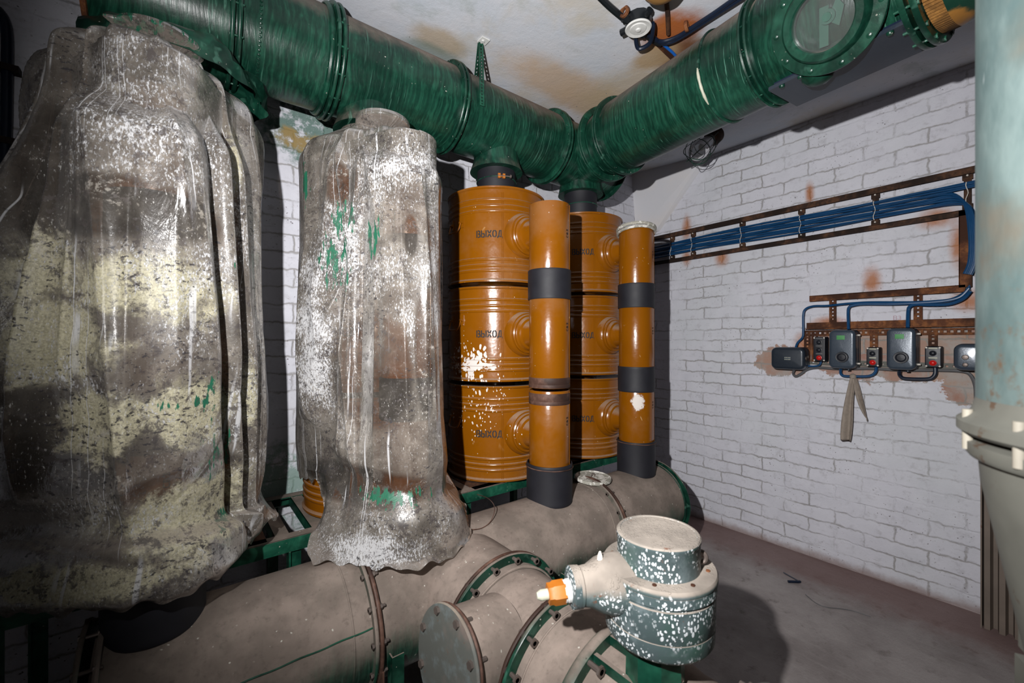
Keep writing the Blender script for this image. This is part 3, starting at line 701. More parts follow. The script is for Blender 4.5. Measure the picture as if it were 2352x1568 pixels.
strap(V((h0.x, 1.575, ZC)), V((h0.x+.012, 1.583, 2.36)), .024, .003, 20, .008, (0, 1, 0)).build('hanger_strap', M['green_steel'], hg)
strap(V((h0.x, 1.585, ZC)), V((h0.x+.055, 1.70, 2.56)), .024, .003, 9, .009, (0, 1, 0)).build('hanger_strap', M['green_steel'], hg)
MB().obox((h0.x+.004, 1.56, ZC-.004), (.02, 0, 0), (0, .02, 0), (0, 0, .003)).cyl((h0.x, 1.558, ZC-.004), (h0.x, 1.558, ZC-.012), .007, 10).build('hanger_foot', M['white_plastic'], hg)

# ------------------------------------------------------------------ side run of the duct towards the right wall
U = V((math.sin(math.radians(7.3)), math.cos(math.radians(7.3)), 0)); Nn = V((U.y, -U.x, 0)); ND = 1.656
def axis_at(px, off=0):
    """point of the side run's axis (shifted off towards the room) that shows at column px"""
    a = (px-1176)/F; d = V((S_+C_*a, C_-S_*a, 0)); t = (ND-off)/d.dot(Nn); q = d*t
    s = q.dot(U); return Nn*ND+U*s+V((0, 0, AXZ-.004)), s
side = empty('side_duct', (1.85, 1.2, AXZ-.18), 'dark green round duct running under the ceiling to the right, streaked paint', 'duct')
def AX(s): return Nn*ND+U*s+V((0, 0, AXZ-.004))
s0 = 1.93; cuts = [axis_at(1333, .19)[1], axis_at(1366, .19)[1], axis_at(1604, .18)[1], axis_at(1703, .19)[1], axis_at(1800, .0)[1]]
cuts = [s0]+cuts
for i in range(5):
    a, b = cuts[i], cuts[i+1]; R = [.172, .168, .179, .180, .184][i]
    MB().lathe([(R, 0), (R, (a-b)*.33), (R, (a-b)*.66), (R, a-b)], AX(a), -U, 96).build('duct_section', M['green_y'], side)
for i, s in enumerate(cuts[1:5]):
    m = MB(); R = .182
    if i == 2: m.torus(AX(s), U, R, .006, 96, 8)
    else:
        for dx in ((-.008, .008) if i != 3 else (-.012, .008)): m.lathe([(R-.01, -.006), (R+.018, -.005), (R+.021, 0), (R+.018, .005), (R-.01, .006)], AX(s+dx), U, 96, False, False)
    f = m.build('duct_flange' if i != 2 else 'duct_bead', M['green_flange'], side)
    if i != 2: bolts(f, AX(s), U, R+.011, 14, .1, .03, .004, M['green_steel'])
# bare ochre primer where the bead has lost its paint
m = MB(); pts = []
e1 = Nn; 
for k in range(9):
    a = math.radians(8+44*k/8); pts.append(AX(cuts[3])-Nn*math.cos(a)*.1885-V((0, 0, 1))*math.sin(a)*.1885)
MB().tube(pts, [.002, .005, .006, .005, .006, .005, .006, .004, .002], 8).build('bare_patch', M['label_pale'], side)['label'] = 'pale patch where the green paint has flaked off'

# damper casing with a round sight port
cs = AX(cuts[5]); sA, sB = cuts[5]+.02, axis_at(2098, .05)[1]
damper = empty('damper_casing', AX((sA+sB)/2)-V((0, 0, .2)), 'green damper casing with round glazed sight port, in the duct at top right', 'damper')
def frame_pt(s, r, a):     # a measured from room side (0) downwards (90)
    return AX(s)-Nn*math.cos(a)*r-V((0, 0, 1))*math.sin(a)*r
m = MB(); L = sA-sB
prof = [(.184, 0), (.196, .02), (.196, L-.01), (.19, L)]
m.lathe(prof, AX(sA), -U, 96); m.build('casing_body', M['green_y'], damper)
# lower housing box under the barrel
m = MB(); nb = 9
lo = []
sa, sb = sA-.03, sB+.01
def hb(s, n, z): return Nn*(ND-n)+U*s+V((0, 0, z))
zt, zb = AXZ-.10, AXZ-.200
m.obox((hb(sa, .0, 0)+hb(sb, 0, 0))/2+V((0, 0, (zt+zb)/2)), U*(sa-sb)/2, Nn*.085, V((0, 0, (zt-zb)/2)))
m.build('lower_housing', M['navy'], damper)  # near-black colour paints in the shade beneath the green casing
m = MB(); m.obox((hb(sa, .0, 0)+hb(sb, 0, 0))/2+V((0, 0, zb)), U*((sa-sb)/2+.012), Nn*.098, V((0, 0, .006))); fl = m.build('housing_flange', M['boxdark'], damper)  # dark colour here also stands in for shade on the underside
for k in range(6):
    s = sa-(sa-sb)*(k+.5)/6; q = hb(s, .090, zb-.006); MB().lathe([(.009, 0), (.009, .004), (.006, .008), (.001, .009)], q, (0, 0, -1), 12).build('bolt', M['whitebolt' if k in (2, 4) else 'green_flange'], fl)
ph = math.radians(33); sp = axis_at(1893, .18)[1]
pn = -(Nn*math.cos(ph)+V((0, 0, 1))*math.sin(ph)); pc = AX(sp)+pn*.150
MB().lathe([(.120, 0), (.118, .045), (.124, .05), (.150, .052), (.152, .056), (.150, .062), (.118, .063), (.114, .070), (.111, .082), (.104, .088), (.086, .088), (.082, .084), (.080, .06)], pc, pn, 80, True, False).build('port_ring', M['green_flange'], damper)
e1 = pn.cross(V((0, 0, 1))).normalized(); e2 = e1.cross(pn)
pr = damper
for k in range(10):
    a = 2*PI*k/10+.2; q = pc+pn*.062+(e1*math.cos(a)+e2*math.sin(a))*.136
    MB().lathe([(.0075, 0), (.007, .004), (.002, .006)], q, pn, 12).build('rivet', M['green_flange'], damper)
MB().lathe([(.084, 0), (.084, .004)], pc+pn*.070, pn, 56).build('port_glass', M['port_glass'], damper)
m = MB(); pl = pc+pn*.050
def pq(x, y, h=0): return pl+e1*x+e2*y+pn*h
m.lathe([(.083, 0), (.083, .002)], pl-pn*.02, pn, 48)
m.build('back_plate', M['green_flange'], damper)
MB().obox(pq(.052, .0, -.016), e1*.022, e2*.045, pn*.003).build('painted_reflection', M['white_plastic'], damper)  # pale block painted in as the ceiling's reflection in the port glass
m = MB(); m.obox(pq(.008, -.018, .0), (e1*.012+e2*.002), e2*.052-e1*.012, pn*.006); m.cyl(pq(-.010, .004), pq(-.010, .004, .018), .020, 24); m.cyl(pq(-.010, .004, .018), pq(-.010, .004, .024), .012, 20)
m.add([pq(-.004, -.006, .004), pq(-.040, .040, .004), pq(-.052, .010, .004), pq(-.030, -.035, .004), pq(-.004, -.006, .010), pq(-.040, .040, .010), pq(-.052, .010, .010), pq(-.030, -.035, .010)], [(0, 1, 2, 3), (7, 6, 5, 4), (0, 4, 5, 1), (1, 5, 6, 2), (2, 6, 7, 3), (3, 7, 4, 0)])
m.build('damper_lever', M['porcelain'], damper)
m = MB()
for dx in (.0, -.024): m.lathe([(.18, -.008), (.228, -.007), (.230, 0), (.228, .007), (.18, .008)], AX(sB+dx), U, 80, False, False)
f = m.build('casing_flange', M['green_flange'], damper); bolts(f, AX(sB-.01), U, .218, 18, .1, .05, .005, M['green_steel'])
m = MB(); m.lathe([(.19+.0, -.07), (.192, 0)], AX(sB), U, 80)
for k in range(46):
    a = PI*k/60-.25; q = frame_pt(sB-.052, .200, a); t = U; m.obox(q, U*.018, (q-AX(sB-.052)).normalized()*.004, (q-AX(sB-.052)).normalized().cross(U)*.0032)
m.build('gasket_ring', M['gasket'], damper)['label'] = 'orange notched gasket ring'
# far piece of duct with flaking paint
tag(MB().lathe([(.205, 0), (.197, .05), (.195, .5)], AX(sB-.07), -U, 80).build('flaking_duct', M['flaking']), 'dark duct end with flaking orange paint, behind the pale column', 'duct')
# small drain boss under the casing
q = frame_pt(axis_at(1862, .1)[1], .19, math.radians(75))
MB().lathe([(.05, 0), (.045, .03), (.028, .045), (.012, .05)], q, q-AX(axis_at(1862, .1)[1]), 10).build('drain_boss', M['green_flange'], damper)

# ------------------------------------------------------------------ low duct on the floor side
LZ, LR = .430, .1913
low = empty('floor_duct', (1.0, PY, 0), 'long dusty green round duct lying low along the back wall', 'duct')
LX = [-.155, .445, 1.56, 2.08]
for i in range(3):
    MB().lathe([(LR, 0), (LR, (LX[i+1]-LX[i])/2), (LR, LX[i+1]-LX[i])], (LX[i], PY, LZ), (1, 0, 0), 110).build('duct_section', M['dusty_x'], low)
for i, x in enumerate(LX):
    for dx, mt in ((-.013, 'dusty_flange' if i in (0, 3) else 'dusty_x'), (.0, 'strapbrown')) if i in (1, 2) else ((-.02 if i == 0 else .0, 'dusty_flange'),):
        R = LR+(.020 if mt != 'strapbrown' else .024)
        f = MB().lathe([(LR-.003, -.005), (R-.002, -.005), (R, -.002), (R, .002), (R-.002, .005), (LR-.003, .005)], (x+dx, PY, LZ), (1, 0, 0), 110, i in (0, 3), i in (0, 3)).build('duct_flange', M[mt], low)
        if mt == 'strapbrown' or i == 0: bolts(f, (x-.005, PY, LZ), (1, 0, 0), LR+.012, 14, .35, .045, .0055, M['steel'])
    if i == 0: MB().lathe([(LR-.003, -.005), (LR+.018, -.005), (LR+.02, 0), (LR+.018, .005), (LR-.003, .005)], (x+.012, PY, LZ), (1, 0, 0), 110, False, False).build('duct_flange', M['dusty_x'], low)
    if i == 3: MB().torus((x-.018, PY, LZ), (1, 0, 0), LR+.002, .006, 96, 8).build('duct_bead', M['dusty_flange'], low)
for x in (.375, 1.50): MB().torus((x, PY, LZ), (1, 0, 0), LR, .003, 96, 6).build('duct_bead', M['dusty_x'], low)
a = math.radians(18)
sm = MB().tube([(x, PY-math.cos(a)*(LR+.0005), LZ+math.sin(a)*(LR+.0005)+.0012*math.sin(x*60)) for x in np.linspace(-.14, .43, 40)], .0032, 6); sm.build('weld_seam', M['green_steel'], low)
for X in STX: MB().lathe([(.100, 0), (.093, .02), (.089, .10)], (X, PY, LZ+LR-.045), (0, 0, 1), 48).build('riser_stub', M['green_flange'], low)
for X, Yp in ((.49, 1.160), (1.18, 1.15), (1.9, 1.16)):
    s = empty('duct_support', (X, Yp, 0), {.49: 'dusty steel angle post before the low duct, beside the brown hooped flange', 1.18: 'short steel angle post before the low duct, behind the branch flange', 1.9: 'steel angle post before the far end of the low duct'}[X], 'post')
    MB().box(X-.018, X+.018, Yp-.003, Yp+.001, 0, .40).box(X-.018, X-.014, Yp, Yp+.03, 0, .40).build('post', M['dusty_flange'], s)
    MB().box(X-.045, X-.04, Yp-.002, Yp+.03, 0, .37).build('side_plate', M['strapbrown'], s)

# ------------------------------------------------------------------ branch towards the camera and its valve
BX = .78
br = empty('branch_duct', (BX, .8, 0), 'dusty branch duct coming forward from the low duct, bolted flanges', 'duct')
ys = [1.16, 1.03, .78, .63]
MB().lathe([(LR-.002, -.10), (LR-.002, .0), (LR-.002, .14)], (BX, 1.175, LZ), (0, -1, 0), 100, False).build('duct_section', M['dusty_y'], br)
MB().lathe([(LR-.002, 0), (LR-.002, .03), (LR-.008, .034), (LR-.01, .22), (LR-.004, .225), (LR-.004, .25)], (BX, 1.03, LZ), (0, -1, 0), 100).build('duct_section', M['dusty_y'], br)
MB().lathe([(LR-.002, 0), (LR-.002, .15)], (BX, .78, LZ), (0, -1, 0), 100).build('duct_section', M['dusty_y'], br)
MB().torus((BX, .995, LZ), (0, 1, 0), LR-.004, .004, 90, 6).build('duct_bead', M['dusty_y'], br)
MB().torus((BX, .75, LZ), (0, 1, 0), LR-.002, .003, 90, 6).build('duct_bead', M['dusty_y'], br)
for i, y in enumerate((1.03, .78)):
    f = None
    for dy, mt in ((.012, 'strapbrown'), (-.002, 'green_flange')):
        R = LR+.026
        f = MB().lathe([(LR-.01, -.005), (R-.002, -.005), (R, -.002), (R, .002), (R-.002, .005), (LR-.01, .005)], (BX, y+dy, LZ), (0, 1, 0), 100, False, False).build('duct_flange', M[mt], br)
    bolts(f, (BX, y-.006, LZ), (0, 1, 0), LR+.014, 16, .12, .05, .007, M['steel'])
# blind port on its left side
bc = V((.505, .90, .525)); bn = V((-1, -.05, .12)).normalized()
bp = empty_child('blind_port', br); bp.location = V((0, 0, 0))
MB().lathe([(.112, 0), (.112, .16)], bc-bn*.165, bn, 64).build('port_neck', M['dusty_y'], bp)
MB().lathe([(.100, -.016), (.127, -.014), (.129, -.010), (.127, -.006), (.100, -.005)], bc, bn, 72, False, False).build('port_flange', M['strapbrown'], bp)
MB().lathe([(.128, -.004), (.130, .0), (.128, .006)], bc, bn, 72).build('blind_plate', M['blind'], bp)
e1 = bn.cross(V((0, 0, 1))).normalized(); e2 = e1.cross(bn)
for k in range(8):
    a = 2*PI*k/8+.3; q = bc+(e1*math.cos(a)+e2*math.sin(a))*.113
    MB().cyl(q-bn*.035, q+bn*.010, .0055, 8).cyl(q+bn*.004, q+bn*.013, .010, 6).build('bolt', M['steel'], bp)

vb = empty('butterfly_valve', (BX, .5, 0), 'dusty round valve body below the speckled drive housing, dark green flange bands', 'valve')
m = MB().lathe([(LR, 0), (LR+.002, .12), (LR-.004, .16), (LR-.002, .26), (LR+.01, .30)], (BX, .63, LZ), (0, -1, 0), 100); m.build('valve_barrel', M['dusty_y'], vb)
f = MB().lathe([(LR-.01, -.012), (LR+.026, -.012), (LR+.030, -.006), (LR+.030, .006), (LR+.026, .012), (LR-.01, .012)], (BX, .622, LZ), (0, 1, 0), 100, False, False).build('valve_flange', M['green_flange'], vb)
bolts(f, (BX, .60, LZ), (0, 1, 0), LR+.017, 14, .2, .05, .008, M['steel'])
MB().bar((BX-.02, .62, LZ+LR+.012), (BX-.02, .44, LZ+LR+.012), .012, .02).bar((BX-.075, .615, LZ+LR-.01), (BX-.075, .36, LZ+LR-.01), .010, .03).build('stiffener', M['green_flange'], vb)
f = MB().lathe([(LR-.01, -.012), (.236, -.012), (.240, -.006), (.240, .006), (.236, .012), (LR-.01, .012)], (BX, .335, LZ), (0, 1, 0), 100, False, False).build('valve_flange', M['column_low'], vb)
bolts(f, (BX, .335, LZ), (0, 1, 0), .222, 12, .3, .06, .009, M['steel'])
MB().lathe([(.205, 0), (.236, .02), (.245, .05), (.235, .10)], (BX, .33, LZ), (0, -1, 0), 90).build('outlet_cone', M['column_low'], vb)
MB().torus((BX, .27, LZ), (0, 1, 0), .243, .010, 90, 8).build('outlet_bead', M['strapbrown'], vb)

# drive housing
VC = V((BX-.014, .4960, 0))
dv = empty('valve_drive', (VC.x, VC.y, LZ+LR), 'round white-speckled valve drive housing with flat cap and orange side cable gland', 'valve drive')
MB().lathe([(.060, 0), (.058, .02), (.056, .115)], (VC.x-.012, VC.y, LZ+LR-.02), (0, 0, 1), 8).build('pedestal', M['green_steel'], dv)
MB().lathe([(.090, .712), (.100, .716), (.105, .724), (.106, .752), (.105, .753), (.1065, .755), (.1065, .812), (.1045, .814), (.1045, .818), (.109, .820), (.1095, .838)], (VC.x, VC.y, 0), (0, 0, 1), 80).build('housing_body', M['valve'], dv)
MB().lathe([(.1095, .8385), (.1105, .840), (.1105, .848), (.108, .8515), (.080, .852)], (VC.x, VC.y, 0), (0, 0, 1), 80).build('housing_cover', M['valvetop'], dv)
cap = MB().lathe([(.080, .850), (.080, .905), (.0815, .907), (.0815, .912), (.079, .915), (.074, .9155), (.073, .914), (.03, .9145)], (VC.x-.002, VC.y, 0), (0, 0, 1), 80).build('cap', M['valve'], dv)
for k in range(8):
    a = 2*PI*k/8+.5; q = VC+V((math.cos(a)*.092, math.sin(a)*.092, .8515)); MB().lathe([(.0042, 0), (.004, .0025), (.001, .003)], q, (0, 0, 1), 10).build('cover_screw', M['rust'], dv)
# eye bolt
rt = V((C_, -S_, 0)); fw = V((S_, C_, 0))
q = VC+rt*.076-fw*.020+V((0, 0, .872)); MB().torus(q, rt*.3+fw*.95, .011, .0045, 20, 8).cyl(q-rt*.02, q-rt*.008, .006, 10).build('eye_bolt', M['steel'], dv)
# side gland
hd = (-rt*.985-fw*.17).normalized(); hz = .818
h0_ = VC+V((0, 0, hz)); horn = MB().lathe([(.056, .05), (.056, .105), (.050, .128), (.038, .150), (.036, .166), (.038, .168), (.038, .178)], h0_, hd, 48)
horn.build('side_arm', M['valvetop'], dv)
MB().lathe([(.0385, .174), (.0385, .186), (.035, .188)], h0_, hd, 48).build('arm_face', M['valve'], dv)
gd = hd*.97+V((0, 0, -.06)); gd.normalize(); g0 = h0_+hd*.184-V((0, 0, .006))
MB().lathe([(.022, 0), (.022, .010), (.021, .011), (.021, .016)], g0, gd, 10).build('gland_nut', M['white_plastic'], dv)
m = MB().lathe([(.022, .014), (.022, .036), (.0195, .040), (.0195, .048)], g0, gd, 6); m.build('gland', M['clamp'], dv)['label'] = 'orange cable gland'
MB().lathe([(.010, .040), (.010, .062), (.006, .070)], g0, gd, 16).build('gland_stub', M['label_pale'], dv)
q = h0_+hd*.125+V((0, 0, .049)); MB().lathe([(.006, 0), (.005, .008), (.002, .016)], q, (0, 0, 1), 10).build('grease_nipple', M['whitebolt'], dv)

# ------------------------------------------------------------------ support frame for the drums
fr = empty('support_frame', (.8, 1.79, 0), 'green steel angle frame carrying the drum stacks', 'frame')
FZ = .648; x0, x1 = -.75, 2.12
for y, s in ((1.56, 1), (2.02, -1)):
    MB().box(x0, x1, y-.003, y+.003, FZ-.045, FZ).box(x0, x1, min(y, y+s*.045), max(y, y+s*.045), FZ-.005, FZ).build('rail', M['green_steel'], fr)
for x in (-.72, -.36, .25, .365, .98, 1.585, 2.1):
    MB().box(x-.003, x+.003, 1.56, 2.02, FZ-.046, FZ-.001).box(x-.003, x+.04, 1.565, 2.015, FZ-.007, FZ-.003).build('cross_member', M['green_steel'], fr)
for x in (-.72, -.36, .30, .98, 1.585, 2.1):
    for y in (1.575, 2.005): MB().box(x-.02, x+.02, y-.003, y+.003, 0, FZ-.045).box(x-.02, x-.014, y-.02, y+.02, 0, FZ-.045).build('leg', M['green_steel'], fr)
MB().box(-.33, .22, 1.575, 2.0, FZ-.006, FZ).build('deck_plate', M['rustdark'], fr); MB().box(.42, .92, 1.57, 2.0, FZ-.006, FZ).build('deck_plate', M['rustdark'], fr)
MB().box(1.02, 1.55, 1.57, 2.0, FZ-.006, FZ).build('deck_plate', M['rustdark'], fr); MB().box(1.62, 2.08, 1.57, 2.0, FZ-.006, FZ).build('deck_plate', M['rustdark'], fr)
# tee clamp screw sticking out of the left stack's foot, lower left pipe post
q = at(480, 1298, Y=1.34)
tag(MB().cyl(q-V((.02, -.05, 0)), q, .005, 8).cyl(q-V((.020, 0, .006)), q+V((.020, .0, .006)), .007, 12).build('clamp_tee', M['white_plastic']), 'pale tee handle of a clamp under the big plastic sheet hem', 'handle')
q = at(55, 1540, Y=1.20)
tag(MB().cyl((q.x, q.y, 0), (q.x, q.y, .52), .016, 20).build('green_post', M['green_steel']), 'thin green post in the dark lower left corner', 'post')
# round lid lying on the low duct
q = at(1362, 1092, Z=.645)
r = empty('round_lid', (q.x, q.y, .626), 'whitewashed round lid lying on the low duct', 'lid')
MB().lathe([(.084, 0), (.088, .003), (.089, .010), (.086, .016), (.080, .017), (.076, .013), (.02, .013)], (0, 0, 0), (0, -.05, 1), 56).build('lid_plate', M['lid'], r, True)
MB().tube(spline([(-.012, 0, .013), (-.010, 0, .026), (.0, 0, .031), (.010, 0, .026), (.012, 0, .013)], 5), .0022, 6).build('handle', M['steel'], r, True)
# wire hoop
pts = [at(1096, 1135, Y=1.44), at(1122, 1145, Y=1.36), at(1136, 1165, Y=1.33), at(1128, 1195, Y=1.31), at(1105, 1213, Y=1.30), at(1070, 1216, Y=1.30)]
tag(MB().tube(spline(pts, 8), .0016, 6).build('loose_hoop', M['strapbrown']), 'thin brown metal band springing out beside the narrower plastic', 'band')

# ------------------------------------------------------------------ polythene sheets
def hull(circles, cx, cy, N):
    pts = []
    for (x, y, r) in circles:
        for k in range(48): a = 2*PI*k/48; pts.append((x+r*math.cos(a), y+r*math.sin(a)))
    pts = sorted(pts)
    def half(P):
        h = []
        for p in P:
            while len(h) > 1 and (h[-1][0]-h[-2][0])*(p[1]-h[-2][1])-(h[-1][1]-h[-2][1])*(p[0]-h[-2][0]) <= 0: h.pop()
            h.append(p)
        return h
    h = half(pts)[:-1]+half(pts[::-1])[:-1]; h = np.array(h)
    R = np.zeros(N)
    for j in range(N):
        th = 2*PI*j/N; d = np.array((-math.sin(th), -math.cos(th))); best = 0
        A_ = h-np.array((cx, cy)); B_ = np.roll(h, -1, 0)-h
        den = d[0]*B_[:, 1]-d[1]*B_[:, 0]; den[np.abs(den) < 1e-12] = 1e-12
        t = (A_[:, 0]*B_[:, 1]-A_[:, 1]*B_[:, 0])/den; u = (A_[:, 0]*d[1]-A_[:, 1]*d[0])/den
        ok = (u >= -1e-6) & (u <= 1+1e-6) & (t > 0)
        R[j] = t[ok].max() if ok.any() else .1
    for _ in range(3): R = (np.roll(R, 1)+R+np.roll(R, -1))/3
    return R
def angval(th, table):
    xs = sorted(table); t = np.array([((a+180) % 360)-180 for a in np.degrees(th)])
    return np.interp(t, xs, [table[x] for x in xs])
def sheet(name, C, levels, folds, N, Mr, mat, label, seed, small, extra=None):
    cx, cy = C; th = 2*PI*np.arange(N)/N; K = len(levels)
    Rk = np.array([hull(l[1], cx, cy, N) + (angval(th, l[2]) if len(l) > 2 and l[2] else 0) for l in levels])
    Zk = np.array([angval(th, l[0]) if isinstance(l[0], dict) else np.full(N, float(l[0])) for l in levels])
    T = np.linspace(0, K-1, Mr); X = np.zeros((Mr, N)); Z = np.zeros((Mr, N))
    for i, t in enumerate(T):
        k = min(int(t), K-2); f = t-k; p0, p1, p2, p3 = max(k-1, 0), k, k+1, min(k+2, K-1)
        m1 = (lambda A: (A[p2]-A[p0])*.5*(.8), lambda A: (A[p3]-A[p1])*.5*(.8))
        h00, h10, h01, h11 = 2*f**3-3*f**2+1, f**3-2*f**2+f, -2*f**3+3*f**2, f**3-f**2
        for A_, O_ in ((Rk, X), (Zk, Z)): O_[i] = h00*A_[p1]+h10*m1[0](A_)+h01*A_[p2]+h11*m1[1](A_)
    tt = T[:, None]/(K-1); td = ((np.degrees(th)+180) % 360-180)[None, :]
    D = np.zeros((Mr, N))
    for (t0, a0, t1, a1, amp, w, pw) in folds:
        s = np.clip((tt-t0)/(t1-t0), 0, 1); ac = a0+(a1-a0)*s; env = np.clip((tt-t0)/.06, 0, 1)*np.clip((t1-tt)/.10, 0, 1)
        q = np.abs(((td-ac+180) % 360)-180)/(w*(1+.6*s)); D += amp*env*np.exp(-q**pw)*(.6+.6*s)
    # irregular creases hanging from the gather, then fine crumples
    rs = np.random.RandomState(seed)
    for k in range(70):
        a0 = rs.uniform(-180, 180); a1 = a0+rs.uniform(-9, 9); t0 = rs.uniform(.0, .45); t1 = t0+rs.uniform(.2, .6); am = small*rs.uniform(-.9, 1.9); w = rs.uniform(1.0, 5.5)
        s = np.clip((tt-t0)/(t1-t0), 0, 1); env = np.sin(PI*s)**.6*(tt > t0)*(tt < t1); q = np.abs(((td-(a0+(a1-a0)*s)+180) % 360)-180)/w; D += am*env*np.exp(-q)
    for k in range(60):
        ta, aa = rs.uniform(.05, 1), rs.uniform(-180, 180); sl = rs.uniform(-.004, .004); wt = rs.uniform(.006, .02); wa = rs.uniform(8, 30); dd = ((td-aa+180) % 360)-180
        D += small*rs.uniform(-.5, .5)*np.exp(-np.abs(tt-ta-sl*dd)/wt)*np.exp(-(dd/wa)**2)
    Rr = X+D
    hem = np.clip((tt-.93)/.07, 0, 1); Z = Z+hem*(.006*np.sin(th*23+1)+.005*np.sin(th*41)+.004*np.sin(th*9))[None, :]
    lim = np.where((Z > .66) & (Z < 1.99), hull([(cx_, cy_, r_) for (cx_, cy_, r_) in extra], cx, cy, N)[None, :], 0)
    Rr = np.maximum(Rr, lim)
    # radial -> world
    vs = []; px_ = cx-np.sin(th)[None, :]*Rr; py_ = cy-np.cos(th)[None, :]*Rr
    top = np.clip(1-tt*7, 0, 1)
    py_ = np.minimum(py_, YW-.012)
    vs = np.stack([px_, py_, Z], -1)
    me = bpy.data.meshes.new(name); loc = np.array((cx, cy, float(Z.min())))
    P = (vs.reshape(-1, 3)-loc)
    faces = [(i*N+j, (i+1)*N+j, (i+1)*N+(j+1) % N, i*N+(j+1) % N) for i in range(Mr-1) for j in range(N)]
    me.from_pydata(P.tolist(), [], faces); me.polygons.foreach_set('use_smooth', [True]*len(faces))
    uvl = me.uv_layers.new(name='UVMap'); au = (th*.30); n = 0
    buf = np.zeros((len(faces)*4, 2)); 
    J = np.arange(N)
    row = T/(K-1)
    for i in range(Mr-1):
        z = Z[i].mean(); z2 = Z[i+1].mean(); o = i*N*4
        u0, u1 = au, np.append(au[1:], 2*PI*.30)
        # mirrored so that the sheet has no seam in front (seam at the back)
        u0 = (((np.degrees(th)+180) % 360)-180)/180*PI*.30; u1 = u0+2*PI/N*.30
        blk = buf[o:o+N*4].reshape(N, 4, 2)
        blk[:, 0, 0] = u0; blk[:, 0, 1] = Z[i]; blk[:, 1, 0] = u0; blk[:, 1, 1] = Z[i+1]
        blk[:, 2, 0] = u1; blk[:, 2, 1] = np.roll(Z[i+1], -1); blk[:, 3, 0] = u1; blk[:, 3, 1] = np.roll(Z[i], -1)
    uvl.data.foreach_set('uv', buf.ravel()); me.update(); me.materials.append(mat)
    o = bpy.data.objects.new(name, me); COL.objects.link(o); o.location = loc
    return tag(o, label, 'plastic sheet')

XL, XR2 = STX[0], STX[1]
BL = lambda px, py, rx, rz, Y=1.32: (at(px, py, Y=Y), (rx, .45, rz))
filmL = film('dirty_polythene_cream', XL, [BL(350, 680, .22, .13), BL(130, 780, .2, .14), BL(440, 930, .14, .13), BL(60, 620, .12, .12), BL(450, 1160, .22, .12), BL(250, 960, .13, .12), BL(200, 1300, .3, .06), BL(520, 420, .05, .2, 1.6), BL(560, 900, .05, .2, 1.6)], 3.3,
             [(at(482, 880, Y=1.42), (.05, .3, .14)), (at(440, 912, Y=1.38), (.10, .3, .03)), (at(490, 1010, Y=1.42), (.06, .3, .13)), (at(505, 1175, Y=1.36), (.04, .2, .04)), (at(330, 95, Y=1.6), (.30, .30, .06)), (at(525, 660, Y=1.5), (.03, .25, .10))],
             [(*BL(330, 320, .30, .24), .75), (*BL(480, 450, .16, .2, 1.5), .4)],
             [BL(280, 500, .26, .09), BL(90, 1010, .24, .15), BL(430, 1090, .16, .045), BL(130, 430, .08, .25, 1.5)], .12)
BR = lambda px, py, rx, rz, Y=1.40: (at(px, py, Y=Y), (rx, .45, rz))
filmR = film('dirty_polythene_clear', XR2, None, 11.7,
             [(at(775, 590, Y=1.45), (.06, .25, .20)), (at(790, 500, Y=1.45), (.05, .25, .12)), (at(850, 560, Y=1.4), (.025, .2, .12)), (at(990, 1095, Y=1.35), (.07, .2, .06)), (at(890, 1150, Y=1.25), (.22, .2, .05)), (at(975, 350, Y=1.5), (.05, .2, .04)), (at(710, 400, Y=1.6), (.02, .2, .15))],
             [(*BR(790, 560, .10, .20), 1.3), (*BR(860, 420, .22, .20), .75), (*BR(960, 560, .08, .5), .55), (*BR(720, 760, .08, .3, 1.6), .6), (*BR(880, 1270, .2, .06, 1.25), 1.0), (*BR(920, 790, .07, .12), .8)],
             [BR(800, 400, .05, .10), BR(850, 850, .13, .25), BR(930, 800, .05, .3), BR(820, 1110, .25, .08), BR(905, 560, .03, .10)], .16)
d_, p_r = .262, .112
def cc(X, rd, rp, yp=PY, extra=()): return [(X, DY, rd)]+([(X, yp, rp)] if rp else [])+list(extra)
